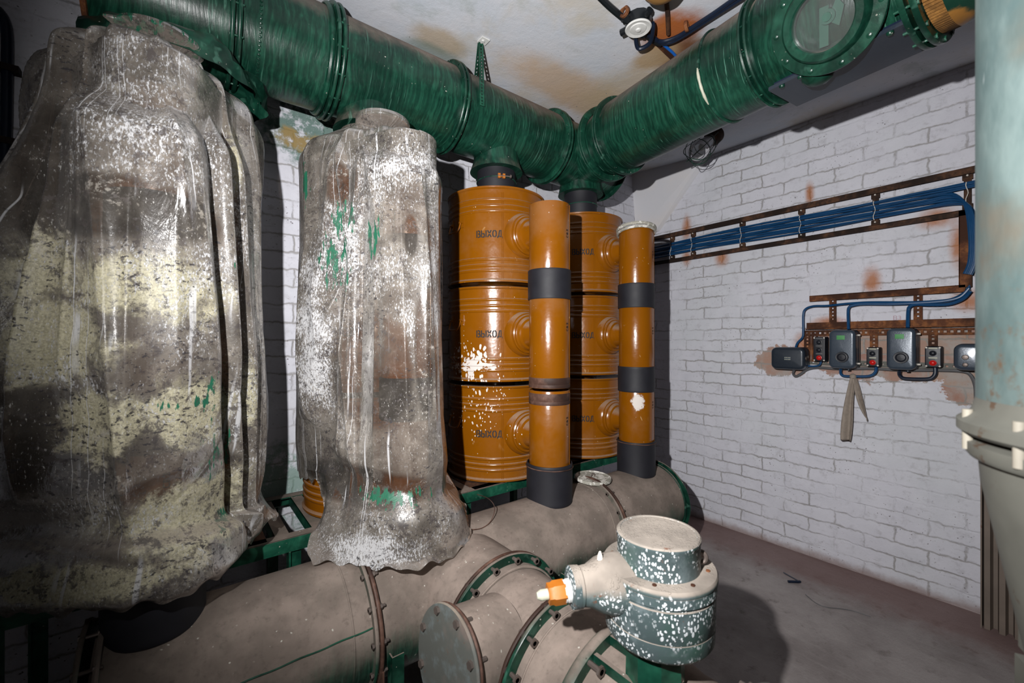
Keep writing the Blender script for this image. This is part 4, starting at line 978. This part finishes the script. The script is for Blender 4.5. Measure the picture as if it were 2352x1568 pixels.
LV = [
 (2.165, [(XL+.02, DY-.02, .120)]),
 (2.150, [(XL+.02, DY-.03, .125)]),
 ({-180: 2.12, -90: 2.10, 0: 2.11, 60: 2.12, 120: 2.13, 180: 2.12}, [(XL, DY-.03, .165), (XL, 1.57, .05)]),
 ({-180: 2.06, -90: 2.03, -20: 2.02, 60: 2.05, 180: 2.06}, cc(XL, .268, 0)+[(XL, 1.44, .10)]),
 ({-180: 1.97, -90: 1.93, 0: 1.88, 60: 1.92, 180: 1.97}, cc(XL, .284, .11, 1.43)),
 (1.78, cc(XL, .275, .140)),
 (1.62, cc(XL, .272, .145, PY, [(XL-.18, 1.50, .06)])),
 (1.45, cc(XL, .270, .148, PY, [(XL-.24, 1.46, .06)])),
 (1.28, cc(XL, .276, .150, PY, [(XL-.27, 1.44, .06)])),
 (1.12, cc(XL, .285, .135, PY, [(XL-.27, 1.44, .06)])),
 (.98, cc(XL, .280, .135, PY, [(XL-.26, 1.44, .06)])),
 ({-180: .88, -90: .80, -60: .82, 0: .89, 60: .90, 180: .88}, cc(XL, .272, .128, PY, [(XL-.24, 1.46, .06)])),
 ({-180: .86, -110: .80, -90: .785, -60: .80, 0: .85, 60: .86, 180: .86}, cc(XL, .272, .155, PY-.01, [(XL-.26, 1.44, .06)]), {-180: 0, -120: 0, -90: .025, -70: .035, 0: .01, 180: 0}),
 ({-180: .84, -110: .76, -90: .745, -60: .745, 0: .765, 60: .78, 180: .84}, cc(XL, .268, .165, PY-.02, [(XL-.27, 1.42, .07)]), {-180: 0, -120: 0, -95: .05, -84: .075, -70: .04, 0: .012, 60: .02, 180: 0}),
 ({-180: .83, -110: .745, -90: .735, -60: .725, 0: .735, 60: .75, 180: .83}, cc(XL, .265, .14, PY-.02, [(XL-.26, 1.43, .06)]), {-180: 0, -120: 0, -95: .05, -84: .085, -70: .045, 0: .015, 60: .02, 180: 0}),
]
FL = [(.05, 90, .6, 128, .03, 4, 1), (.04, 30, .75, 42, .045, 3, 1.1), (.05, 41, .72, 54, -.07, 6, 2), (.03, 60, .85, 66, .06, 8, 1.5), (.05, 5, .5, -12, .025, 3, 1.1), (.3, 20, .9, 2, .02, 3, 1.1), (.10, 12, .9, 18, .012, 9, 2),
      (.10, -2, .96, -38, .020, 3.5, 1.3), (.10, -9, .96, -46, -.050, 3.2, 1.7), (.10, -17, .96, -56, .034, 4.5, 1.4), (.12, -27, .9, -66, -.035, 3, 1.7), (.12, -38, .9, -74, .034, 5, 1.5), (.14, -78, .85, -84, .040, 7, 1.6), (.3, -96, .8, -100, .030, 8, 2)]
sheet('plastic_cover', (XL, 1.58), LV, FL, 620, 380, filmL, 'large paint-splashed polythene sheet over the drums at the far left', 3, .010,
      extra=[(XL, DY, DR+.034), (XL, PY, PR+.014)])
RV = [
 (2.150, [(XR2, DY-.02, .112)]),
 (2.128, [(XR2, DY-.02, .112)]),
 ({-180: 2.105, 0: 2.10, 180: 2.105}, [(XR2, DY-.02, .165), (XR2, 1.62, .05)]),
 ({-180: 2.06, -90: 2.05, 0: 2.055, 90: 2.05, 180: 2.06}, [(XR2, DY-.02, .230), (XR2, 1.50, .07)]),
 ({-180: 2.02, -90: 1.97, 0: 1.97, 90: 2.00, 180: 2.02}, cc(XR2, .258, .08, 1.47)),
 ({-180: 1.94, -90: 1.90, 0: 1.88, 90: 1.93, 180: 1.94}, cc(XR2, .258, .108, 1.385)),
 (1.76, cc(XR2, .256, .106)),
 (1.60, cc(XR2, .258, .108)),
 (1.42, cc(XR2, .260, .112)),
 (1.22, cc(XR2, .264, .118)),
 (1.04, cc(XR2, .266, .124)),
 ({-180: .98, -60: .90, 0: .90, 60: .94, 100: 1.0, 180: .98}, cc(XR2, .270, .135)),
 ({-180: .95, -90: .83, -60: .775, -20: .79, 10: .83, 50: .88, 90: .90, 120: .90, 180: .90}, cc(XR2, .270, .132)),
 ({-180: .93, -110: .86, -90: .80, -60: .715, 0: .735, 50: .76, 75: .83, 95: .84, 120: .84, 180: .85}, cc(XR2, .268, .165, PY-.01), {-180: 0, -100: 0, -60: .05, 0: .0, 60: .02, 90: -.005, 180: 0}),
 ({-180: .92, -110: .84, -90: .77, -60: .655, -40: .64, -10: .635, 25: .645, 52: .655, 75: .74, 95: .81, 120: .80, 180: .82}, cc(XR2, .268, .185, PY), {-180: 0, -100: 0, -60: .06, -30: .03, 0: -.015, 25: .0, 52: .08, 62: .06, 75: -.005, 90: -.01, 180: 0}),
 ({-180: .91, -110: .83, -90: .755, -60: .642, -40: .625, -10: .615, 25: .622, 52: .63, 75: .72, 95: .80, 120: .79, 180: .81}, cc(XR2, .268, .190, PY), {-180: 0, -100: 0, -75: .03, -60: .075, -45: .055, -30: .035, -5: .0, 10: .02, 25: .0, 40: .05, 52: .125, 60: .11, 75: .0, 90: -.01, 180: 0}),
]
FR = [(.33, 22, .64, 96, .026, 4, 1.1), (.45, 96, .75, 98, .022, 12, 2), (.10, 60, .42, 24, .02, 3, 1.1), (.10, -14, .42, 18, .018, 3, 1.1), (.06, 30, .8, 60, .018, 2, 1), (.06, 8, .7, -8, .014, 1.6, 1), (.08, -20, .6, -38, .016, 1.8, 1), (.05, 55, .5, 20, .014, 2, 1), (.25, 70, .85, 36, .022, 2.4, 1), (.12, 62, .62, 88, .040, 8, 1.6), (.10, 44, .6, 66, -.022, 6, 2), (.10, 20, .45, 24, .022, 5, 1.5), (.30, 48, .85, 52, .030, 7, 1.5), (.10, 2, .5, -6, -.012, 5, 2), (.12, -42, .8, -56, .008, 5, 1.6), (.12, -66, .8, -74, -.015, 5, 1.6), (.15, -84, .8, -88, .002, 7, 1.6), (.16, 96, .7, 104, .03, 9, 2), (.55, 20, .85, 34, .015, 7, 2)]
sheet('plastic_cover', (XR2, 1.60), RV, FR, 620, 380, filmR, 'narrower streaked polythene sheet over the second drum stack, its hem on the low duct', 8, .007,
      extra=[(XR2, DY, DR+.016), (XR2, PY, PR+.008)])
# crumpled green-stained collar where the big sheet is gathered under the duct
m = MB(); N = 90; rows = [(2.225, .150, .150), (2.215, .185, .180), (2.195, .205, .200), (2.165, .215, .210), (2.125, .222, .215)]
for (z, rx, ry) in rows:
    for k in range(N):
        a = 2*PI*k/N; w = 1+.05*math.sin(7*a+z*30)+.035*math.sin(15*a+z*80)
        m.v.append(V((XL+.03+math.cos(a)*rx*w+.03*(math.cos(a) > 0), min(DY-.03+math.sin(a)*ry*w, YW-.02), z+.012*math.sin(5*a+2)-.012*max(0, math.cos(a)))))
for i in range(len(rows)-1):
    for k in range(N): m.f.append((i*N+k, (i+1)*N+k, (i+1)*N+(k+1) % N, i*N+(k+1) % N))
tag(m.build('paint_stiffened_fold', M['green_fold']), 'green paint-stiffened plastic fold gathered under the left end of the high duct', 'plastic fold')

# ------------------------------------------------------------------ right wall: cable tray and cables
def ww(px, py, off=.03): return at(px, py, X=XW-off)
zu, zl = 2.118, 1.930
tray = empty('cable_tray', (XW, 1.1, zl), 'rusty steel cable tray carrying blue cables across the right wall', 'cable tray')
yL, yR = 2.03, ww(2240, 400).y-.02
def angle_rail(m, y0, y1, z, out=.045, h=.028, s=1):
    m.box(XW-out, XW-.001, y0, y1, z-.002, z+.002); m.box(XW-out, XW-out+.004, y0, y1, z-(h if s > 0 else 0), z+(h if s < 0 else 0)); return m
angle_rail(MB(), yR, yL, zu+.01, .05, .030).build('tray_rail', M['rustdark'], tray)
angle_rail(MB(), yR+.045, yL, zl, .045, .026).build('tray_rail', M['rustdark'], tray)
for px in (1543, 1591, 1704, 1840, 2010, 2222):
    y = ww(px, 500).y; MB().box(XW-.022, XW-.016, y-.013, y+.013, zl, zu).box(XW-.025, XW-.015, y-.018, y+.018, zu-.04, zu+.005).box(XW-.025, XW-.015, y-.018, y+.018, zl, zl+.03).build('tray_rung', M['rustdark'], tray)
    MB().cyl((XW-.034, y, zu-.022), (XW-.024, y, zu-.022), .004, 8).cyl((XW-.034, y, zl+.018), (XW-.024, y, zl+.018), .004, 8).build('rung_screw', M['whitebolt'], tray)
yv = ww(2218, 560).y
MB().box(XW-.045, XW-.001, yv+.018, yv+.022, 1.56, zl).box(XW-.045, XW-.041, yv-.022, yv+.020, 1.56, zl).build('drop_rail', M['rust'], tray)
cb = empty('cable_bundle', (XW-.03, 1.1, 1.97), 'bundle of dark blue cables tied along the tray on the right wall', 'cables')
for k in range(13):
    layer = k % 2; zz = 1.968+(k//2)*.0155+layer*.006; xx = XW-.030-.010*layer
    w = lambda y: .0065*math.sin(y*5+k*1.7)
    ys_ = [2.05, 1.85, 1.6, 1.4, 1.2, 1.0, .8, .6, .42]
    pts = [V((xx+w(y)*.6, y, zz-.0+w(y)-.010*(y > 1.55)*(y-1.55))) for y in ys_]
    if k < 9: pts += [V((xx, yR+.075+.004*k, zz-.002)), V((xx-.015, yR+.030+.003*k, zz-.04-.004*k)), V((xx-.028, yR+.012+.003*k, 1.80)), V((xx-.028, yR+.014+.003*k, 1.68)), V((xx-.026, yR+.030+.003*k, 1.615+.001*k))]
    else: pts += [V((xx, yR+.0, zz)), V((xx, yR-.1, zz))]
    MB().tube(spline(pts, 6), .0056, 7).build('cable', M['blue'], cb)
for px in (1543, 1591, 1704, 1840, 2010, 2222):
    y = ww(px, 500).y
    pts = [V((XW-.048-.003*math.sin(t*7), y+.004*math.sin(t*9), 1.955+.105*t)) for t in np.linspace(0, 1, 9)]
    MB().tube(pts, .0018, 5).build('tie_wire', M['whitebolt'], cb)
# lower mounting rails
mr = empty('equipment_rack', (XW, .55, 1.15), 'rusty perforated steel rails on the right wall carrying the switchgear', 'rack')
y1 = ww(1861, 685).y; y0 = yv; angle_rail(MB(), y0, y1, 1.570, .045, .032).build('rack_rail', M['rust'], mr)
y1 = ww(1853, 744).y; y0 = -.2; MB().box(XW-.035, XW-.031, y0, y1, 1.378, 1.412).box(XW-.060, XW-.001, y0, y1, 1.372, 1.377).build('rack_rail', M['rust'], mr)
for px in (1912, 2108):
    y = ww(px, 700).y; strap((XW-.025, y, 1.565), (XW-.025, y, 1.40), .034, .003, 8, .009, (1, 0, 0)).build('perforated_strap', M['rust'], mr)
strap((XW-.018, -.2, 1.350), (XW-.018, ww(1845, 760).y, 1.350), .034, .003, 48, .012, (1, 0, 0)).build('perforated_strap', M['rust'], mr)
strap((XW-.018, -.2, 1.178), (XW-.018, ww(1850, 850).y, 1.178), .030, .003, 46, .010, (1, 0, 0)).build('perforated_strap', M['column_low'], mr)
for px in (1853, 1870, 2006, 2142):
    y = ww(px, 790).y; strap((XW-.021, y, 1.365), (XW-.021, y, 1.18), .034, .003, 9, .011, (1, 0, 0)).build('perforated_strap', M['rust'], mr)

# switchgear boxes
yy = V((0, -1, 0)); zz_ = V((0, 0, 1)); xx_ = V((-1, 0, 0))
def enclosure(px0, px1, py0, py1, depth, name, label, cat, mat, rad=.02, edge=.012, back=.03, group=None):
    front = depth+back; a = at(px0, (py0+py1)/2, X=XW-front); b = at(px1, (py0+py1)/2, X=XW-front)
    t = at((px0+px1)/2, py0, X=XW-front).z; u = at((px0+px1)/2, py1, X=XW-front).z
    yc, zc = (a.y+b.y)/2, (t+u)/2; w, h = abs(a.y-b.y), t-u
    r = empty(name, (XW-back, yc, u), label, cat, group)
    MB().rbox((XW-back, yc, zc), yy, zz_, xx_, w, h, depth*.45, rad, .004).build('back_box', M['boxdark'] if mat != M['bakelite'] else mat, r)
    MB().rbox((XW-back-depth*.45, yc, zc), yy, zz_, xx_, w-.003, h-.003, depth*.55, rad, edge).build('cover', mat, r)
    return r, yc, zc, w, h, XW-front
r, yc, zc, w, h, xf = enclosure(1769, 1848, 797, 849, .085, 'junction_box', 'dark grey rounded junction box, leftmost on the rack', 'junction box', M['boxdark'], .030, .018)
MB().rbox((xf+.0005, yc-.003, zc), yy, zz_, xx_, .034, .020, .0015, .003, .0005).build('maker_plate', M['box'], r)
mm = MB()
for iy in range(4):
    for iz in range(2): mm.obox((xf-.0014, yc-.003+(iy-1.5)*.0085, zc+(iz-.5)*.011), (.0003, 0, 0), (0, .0025, 0), (0, 0, .0025))
mm.build('plate_marks', M['label_pale'], r)
MB().cyl((xf+.03, yc-w/2-.003, zc+.002), (xf+.03, yc-w/2+.003, zc+.002), .012, 12).cyl((xf+.06, yc-w/2-.004, zc+.01), (xf+.06, yc-w/2+.003, zc+.01), .010, 12).build('side_latch', M['steel'], r)
def station(px0, px1, py0, py1, cols, label):
    r, yc, zc, w, h, xf = enclosure(px0, px1, py0, py1, .055, 'push_button_station', label, 'push button box', M['bakelite'], .006, .004, group='push button stations')
    n = len(cols); bars = n
    for k, cname in enumerate(cols):
        z = zc+h/2-h*(k+.72)/(n+.2); b = MB().lathe([(.0135, 0), (.0135, .002), (.0105, .003), (.0100, .008), (.007, .011), (.002, .012)], (xf, yc, z), xx_, 24)
        b.build('button', M[cname], r); zbar = z+h/(n+.2)*.52
        MB().rbox((xf+.0004, yc, zbar), yy, zz_, xx_, w*.52, .0062, .0016, .002, .0004).build('label_strip', M['label_pale'] if n < 3 else M['greycable'], r)
    for sy in (-1, 1):
        for sz in (-1, 1): MB().lathe([(.0042, 0), (.004, .0015), (.001, .002)], (xf, yc+sy*(w/2-.007), zc+sz*(h/2-.007)), xx_, 10).build('screw', M['whitebolt'], r)
    return yc, zc, w, h
stA = station(1867, 1896, 773, 830, ('bakelite', 'bakelite', 'red'), 'three-button station with one red button, right of the junction box')
stB = station(1989, 2020, 797, 842, ('bakelite', 'red'), 'two-button station between the two large starter boxes')
stC = station(2123, 2163, 795, 844, ('bakelite', 'red'), 'two-button station right of the second starter box')
def starter(px0, px1, py0, py1, label):
    r, yc, zc, w, h, xf = enclosure(px0, px1, py0, py1, .095, 'starter_box', label, 'starter box', M['box'], .026, .016, group='grey starter boxes')
    MB().rbox((xf+.0005, yc+.004, zc+h*.30), yy, zz_, xx_, w*.30, h*.11, .0015, .001, .0004).build('green_sticker', M['label_green'], r)
    MB().lathe([(.030, 0), (.029, .001), (.024, -.0), (.018, .0015), (.016, .004), (.002, .005)], (xf-.0005, yc-.002, zc-h*.20), xx_, 36).build('round_recess', M['bakelite'], r)
    for sz in (-1, 1):
        MB().cyl((xf+.05, yc-w/2-.010, zc+sz*h*.36), (xf+.05, yc-w/2+.004, zc+sz*h*.36), .005, 10).build('cover_bolt', M['whitebolt'], r)
    MB().cyl((xf+.05, yc-.02, zc-h/2-.010), (xf+.05, yc-.02, zc-h/2+.004), .008, 12).build('bottom_stud', M['boxdark'], r)
starter(1902, 1965, 757, 847, 'slate-grey starter box with green sticker, left one of two, above the rag')
starter(2034, 2104, 753, 850, 'slate-grey starter box with green sticker, right one of two, nearest the column')
r, yc, zc, w, h, xf = enclosure(2188, 2262, 789, 852, .095, 'junction_box', 'grey rounded box half hidden behind the pale column', 'junction box', M['box'], .030, .018)
MB().lathe([(.012, 0), (.010, .004), (.003, .005)], (xf, yc+.01, zc), xx_, 16).lathe([(.01, 0), (.008, .003), (.003, .004)], (xf, yc+.01, zc-.035), xx_, 16).build('cover_knob', M['steel'], r)
def cable(pl, rad, mat, label, off=.05, name='cable', n=8):
    return tag(MB().tube(spline([ww(px, py, o) if (o := (q[0] if q else off)) else None for (px, py, *q) in pl], n), rad, 9).build(name, mat), label, 'cable')
cable([(2228, 655, .04), (2215, 672, .04), (2185, 687), (2140, 692), (2090, 694), (2000, 694), (1948, 697), (1900, 702), (1868, 703), (1850, 710), (1845, 725), (1845, 760), (1843, 775), (1832, 787), (1827, 800, .07)], .0062, M['blue'], 'dark blue cable looping down to the leftmost junction box')
cable([(2226, 662, .05), (2205, 682), (2170, 691), (2120, 695), (2050, 698), (1985, 698), (1960, 701), (1950, 706), (1948, 720), (1949, 756, .08)], .0072, M['blue'], 'dark blue cable dropping into the left starter box')
cable([(2229, 668, .06), (2212, 686), (2180, 698), (2135, 700), (2105, 699), (2090, 704), (2086, 716), (2085, 752, .08)], .0080, M['blue'], 'dark blue cable dropping into the right starter box')
cable([(1855, 840, .05), (1870, 841), (1882, 838), (1886, 830, .05)], .0055, M['blue'], 'short blue cable between junction box and three-button station')
cable([(1931, 846, .07), (1931, 857), (1938, 863), (1960, 864), (1990, 864), (2005, 860), (2012, 851), (2012, 840, .05)], .0072, M['blue'], 'blue cable loop under the left starter box, holding the rag')
cable([(2066, 849, .07), (2066, 860), (2074, 868), (2095, 870), (2130, 870), (2142, 866), (2148, 857), (2148, 842, .05)], .0085, M['navy'], 'black cable loop under the right starter box')
cable([(1824, 849, .06), (1822, 858), (1828, 864), (1840, 858), (1855, 848), (1880, 844), (1930, 847), (2000, 846), (2070, 850), (2150, 850), (2205, 852), (2228, 860), (2240, 885), (2242, 915)], .0075, M['greycable'], 'grey cable running along the bottom of the switchgear', off=.022)
# rag
rg = MB()
def rag_strip(left, right, off, th=.004):
    n = len(left); o = len(rg.v)
    for (l, r_) in zip(left, right):
        a = ww(l[0], l[1], off); b = ww(r_[0], r_[1], off)
        for t in np.linspace(0, 1, 9):
            q = a.lerp(b, t); q.x -= .014*math.sin(t*PI*2.1+.6)*(.4+.6*(l[1]-865)/150); rg.v.append(q); 
    m_ = 9
    for i in range(n-1):
        for k in range(m_-1): rg.f.append((o+i*m_+k, o+i*m_+k+1, o+(i+1)*m_+k+1, o+(i+1)*m_+k))
rag_strip([(1953, 866), (1949, 885), (1943, 910), (1937, 940), (1932, 975), (1931, 1012)], [(1966, 866), (1964, 885), (1962, 910), (1961, 940), (1961, 975), (1956, 1016)], .062)
rag_strip([(1958, 866), (1961, 885), (1965, 905), (1973, 930), (1982, 948), (1992, 962)], [(1968, 866), (1975, 885), (1980, 905), (1986, 930), (1991, 950), (1993, 970)], .056)
ragr = empty('rag', ww(1958, 864, .055), 'grey-brown cloth strip knotted on a blue cable, hanging by the wall', 'rag')
ro = rg.build('cloth', M['rag'], ragr); sm_ = ro.modifiers.new('s', 'SOLIDIFY'); sm_.thickness = .003; ss_ = ro.modifiers.new('d', 'SUBSURF'); ss_.levels = ss_.render_levels = 1
k0 = ww(1959, 864, .055); MB().lathe([(.004, -.016), (.013, -.011), (.016, 0), (.012, .010), (.004, .015)], k0, (.1, .1, 1), 14).build('knot', M['rag'], ragr)
# faint pencilled marks on the bricks
def wallmark(txt, px, py, h):
    cu = bpy.data.curves.new('wall_mark', 'FONT'); cu.body = txt; cu.size = h; tmp = bpy.data.objects.new('tmp', cu); COL.objects.link(tmp)
    dg = bpy.context.evaluated_depsgraph_get(); me = bpy.data.meshes.new_from_object(tmp.evaluated_get(dg)); bpy.data.objects.remove(tmp)
    q = ww(px, py, .0035); vs = [V((0, -v.co.x, v.co.y))+q for v in me.vertices]; fs = [tuple(p.vertices) for p in me.polygons]
    m = MB(); m.v = vs; m.f = fs; return m.build('wall_mark', M['wallpencil'])
M['wallpencil'] = plain('faint_red_pencil', (.50, .36, .40), .9, bump=0)
tag(wallmark('П', 1932, 742, .032), 'faint red letter П pencilled on the wall left of the first cable drop', 'marking')
tag(wallmark('В3', 2050, 735, .032), 'faint red В3 pencilled on the wall left of the second cable drop', 'marking')

# ------------------------------------------------------------------ ceiling fittings
def cz(px, py, dz=.02): return at(px, py, Z=ZC-dz)
def ccable(pts, r, mat, label, dz=.015):
    return tag(MB().tube(spline([cz(a, b, dz) for a, b in pts], 8), r, 9).build('cable', mat), label, 'cable')
ccable([(1370, -15), (1400, 15), (1440, 48), (1478, 75), (1500, 92), (1518, 100)], .013, M['blackcable'], 'thick black paint-spotted conduit on the ceiling, left of the round fitting')
ccable([(1482, 72), (1496, 86), (1512, 94), (1530, 94), (1560, 82), (1600, 56), (1640, 30), (1690, -5), (1720, -25)], .0085, M['navy'], 'black ceiling cable curving off to the right, upper of the two', .02)
ccable([(1500, 84), (1520, 99), (1545, 95), (1580, 76), (1610, 56), (1650, 30), (1700, -2), (1730, -22)], .0085, M['navy'], 'black ceiling cable curving off to the right, lower of the two', .02)
ccable([(1485, 72), (1500, 90), (1520, 100), (1535, 112), (1548, 124), (1565, 145)], .006, M['bluebright'], 'bright blue cable crossing the ceiling to behind the side duct', .012)
jb = cz(1466, 66, .05); r = empty('ceiling_fitting', jb, 'round black ceiling fitting with milky dish, cables entering it', 'fitting')
MB().lathe([(.052, 0), (.054, .02), (.050, .045)], jb+V((0, 0, .048)), (0, 0, -1), 12).build('fitting_body', M['blackcable'], r)
for a in (20, 100, 165, 250):
    d = V((math.cos(math.radians(a)), math.sin(math.radians(a)), 0)); MB().cyl(jb+d*.045+V((0, 0, .02)), jb+d*.078+V((0, 0, .02)), .014, 8).build('cable_socket', M['blackcable'], r)
MB().lathe([(.052, 0), (.053, .003), (.049, .007), (.034, .004), (.031, .007), (.012, .009), (.009, .013), (.001, .014)], jb+V((0, 0, .004)), (0, 0, -1), 48).build('dish', M['white_plastic'], r)
tag(MB().tube(spline([jb+V((.05, .05, .02)), jb+V((.10, .07, .0)), jb+V((.11, .02, .0)), jb+V((.06, -.03, .01)), jb+V((.04, -.04, .02))], 8), .009, 9).build('cable', M['navy']), 'black cable curling round the milky dish fitting', 'cable')
am = at(1522, -12, Z=ZC-.10)
r = empty('amber_lamp', am, 'rust-stained amber bowl lamp at the top edge of the view', 'lamp')
MB().lathe([(.075, 0), (.074, .02), (.065, .045), (.045, .062), (.02, .070), (.002, .072)], am+V((0, 0, .06)), (0, 0, -1), 40).build('bowl', M['amber'], r)
MB().lathe([(.06, 0), (.06, .045)], am+V((0, 0, .058)), (0, 0, 1), 24).build('lamp_base', M['rust'], r)
ccable([(1531, 5), (1533, 30), (1534, 55), (1535, 78)], .009, M['rustdark'], 'rust-brown conduit stub below the amber lamp', .01)
for px, py in ((1434, 27), (1577, 60)):
    q = cz(px, py, .015); tag(MB().ring(q, V((1, 0, 0)) if px < 1500 else V((.3, -1, 0)), .012, .022, .014, 20).build('cable_clip', M['rust']), 'rusty clip holding the black conduit on the %s' % ('left' if px < 1500 else 'right')+' of the ceiling stain', 'clip')
tag(MB().bar(cz(1510, 97, .006), cz(1545, 131, .006), .028, .006).build('rusted_plate', M['rust']), 'rust-eaten flat steel strip on the ceiling beside the bright blue cable', 'strip')
# caged lamp
b0 = at(1640, 312, Z=ZC-.03); tip = at(1540, 408, D=2.50); ax = (tip-b0).normalized(); L = (tip-b0).length
r = empty('caged_lamp', b0, 'caged bulkhead lamp with clear glass jar below the side duct', 'lamp')
MB().lathe([(.055, -.02), (.055, .02), (.045, .035), (.036, .05)], b0, ax, 32).build('lamp_holder', M['rustdark'], r)
MB().lathe([(.034, .05), (.038, .09), (.052, .15), (.058, .19), (.052, .225), (.030, .245), (.002, .25)], b0, ax, 40, False).build('glass_jar', M['glass'], r)
MB().lathe([(.012, .05), (.014, .09), (.024, .13), (.025, .15), (.014, .17), (.002, .175)], b0, ax, 20).build('bulb', M['white_plastic'], r)
e1 = ax.cross(V((0, 0, 1))).normalized(); e2 = ax.cross(e1); cg = MB()
for k in range(6):
    a = 2*PI*k/6+.3; rd = e1*math.cos(a)+e2*math.sin(a)
    cg.tube(spline([b0+ax*.02+rd*.052, b0+ax*.12+rd*.068, b0+ax*.21+rd*.080, b0+ax*.27+rd*.06, b0+ax*.295+rd*.004], 6), .0022, 6)
for t, R in ((.12, .068), (.21, .080)): cg.torus(b0+ax*t, ax, R, .0022, 40, 6)
cg.build('wire_cage', M['green_flange'], r)

# ------------------------------------------------------------------ left edge, floor bits, right foreground
tag(MB().tube(spline([at(-8, 20, Y=YW-.02), at(8, 42, Y=YW-.02), at(16, 80, Y=YW-.02), at(16, 170, Y=YW-.02), at(13, 320, Y=YW-.02), at(8, 400, Y=YW-.02), at(4, 520, Y=YW-.02)], 8), .014, 10).build('wall_cable', M['navy']), 'thick black cable running down the wall at the left edge', 'cable')
for py in (157, 325):
    q = at(14, py, Y=YW-.02); tag(MB().box(q.x-.03, q.x+.03, q.y-.018, q.y+.02, q.z-.010, q.z+.010).build('cable_clip', M['rustdark']), 'rusty clip on the black cable at the left edge, %s one' % ('upper' if py < 200 else 'lower'), 'clip')
q = at(1810, 1335, Z=.008)
tag(MB().tube([q, q+V((.035, -.035, .002)), q+V((.05, -.04, .0))], .007, 8).tube([q+V((.04, -.04, .004)), q+V((.02, .03, .03))], .003, 6).build('black_scrap', M['navy']), 'small black bent scrap lying on the floor', 'scrap')
pts = [at(x, y, Z=.003) for x, y in ((1850, 1365), (1875, 1385), (1900, 1394), (1935, 1398), (1965, 1404), (2000, 1416))]
tag(MB().tube(spline(pts, 6), .0018, 5).build('thin_wire', M['greycable']), 'thin pale wire lying on the concrete floor', 'wire')

cx, cy = .794, -.099
col = empty('vertical_duct', (cx, cy, .4), 'pale grey-green vertical duct close to the camera at the right edge', 'duct')
MB().lathe([(.160, 1.215), (.160, 1.8), (.160, ZC-.001)], (cx, cy, 0), (0, 0, 1), 96).build('duct_barrel', M['column'], col)
MB().lathe([(.155, 1.19), (.172, 1.19), (.1766, 1.194), (.1766, 1.205), (.170, 1.210), (.164, 1.216), (.160, 1.232)], (cx, cy, 0), (0, 0, 1), 96).build('duct_flange', M['column_low'], col)
MB().lathe([(.15, 1.160), (.166, 1.162), (.170, 1.168), (.170, 1.180), (.150, 1.186)], (cx, cy, 0), (0, 0, 1), 96).build('lower_flange', M['column_low'], col)
MB().lathe([(.158, 1.160), (.156, 1.13), (.120, .93), (.118, .60)], (cx, cy, 0), (0, 0, 1), 96).build('reducer', M['column_low'], col)
MB().obox((cx, cy, .97), (.089, .038, 0), (-.038, .089, 0), (0, 0, .06)).build('square_flange', M['column_low'], col)
MB().obox((cx, cy, .45), (.09, .04, 0), (-.04, .09, 0), (0, 0, .45)).build('foot_box', M['column_low'], col)
for k in range(12):
    a = 2*PI*k/12+.25; q = V((cx+math.cos(a)*.1685, cy+math.sin(a)*.1685, 1.19)); MB().cyl(q-V((0, 0, .02)), q+V((0, 0, .028)), .005, 10).build('bolt', M['oldbolt'], col)
for k in range(3):
    q = at(2335, 1330+k*65, D=.43); 
    MB().lathe([(.008, 0), (.007, .006), (.002, .008)], V((cx, cy, .0))+V((-.05, .118, 0)).normalized()*.098+V((-.03, -.012, 1.0-.03*k)), (-.39, .92, 0), 10).build('bolt', M['oldbolt'], col)
# ribbed steel jamb at the end of the right wall
m = MB(); prof = []
for k in range(9):
    y = .20-.045*k; prof += [(2.90, y), (2.865, y-.006), (2.865, y-.024), (2.90, y-.032)]
vs = []; n = len(prof)
for z in (0.001, 2.1):
    for (x, y) in prof: vs.append((x, y, z))
    for (x, y) in prof[::-1]: vs.append((x+.09, y, z))
N2 = 2*n; m.add(vs, [(k, (k+1) % N2, N2+(k+1) % N2, N2+k) for k in range(N2)])
m.box(2.86, 2.999, .20, .205, 0.001, 2.1)
tag(m.build('ribbed_jamb', M['ribbed']), 'ribbed grey-brown steel jamb at the right end of the brick wall', 'jamb')

# ------------------------------------------------------------------ light: one hand-held lamp up and to the left of the camera, dim room bounce
def spot(loc, target, energy, size, blend, radius, col=(1, 1, 1)):
    l = bpy.data.lights.new('lamp', 'SPOT'); l.energy = energy; l.spot_size = math.radians(size); l.spot_blend = blend; l.shadow_soft_size = radius; l.color = col
    o = bpy.data.objects.new('lamp', l); COL.objects.link(o); o.location = loc
    o.rotation_euler = (V(target)-V(loc)).to_track_quat('-Z', 'Y').to_euler(); return o
spot((-.197, .154, 1.555), (1.85, 1.5, 1.68), 245, 134, 1.0, .012, (1, .985, .98))
w = bpy.data.worlds.new('world'); SC.world = w; w.use_nodes = True
w.node_tree.nodes['Background'].inputs[0].default_value = (.5, .55, .6, 1); w.node_tree.nodes['Background'].inputs[1].default_value = .05

cam = bpy.data.cameras.new('camera'); co = bpy.data.objects.new('camera', cam); COL.objects.link(co)
cam.sensor_width = 36; cam.lens = 36*F/2352; cam.clip_start = .02
co.location = (0, 0, EYE); co.rotation_euler = (PI/2, 0, -PSI)
cam.dof.use_dof = True; cam.dof.focus_distance = 1.9; cam.dof.aperture_fstop = 4.5
SC.camera = co
SC.view_settings.view_transform = 'Standard'; SC.view_settings.look = 'None'; SC.view_settings.gamma = 1; SC.view_settings.exposure = 0.2
try: SC.view_settings.use_curve_mapping = False
except Exception: pass
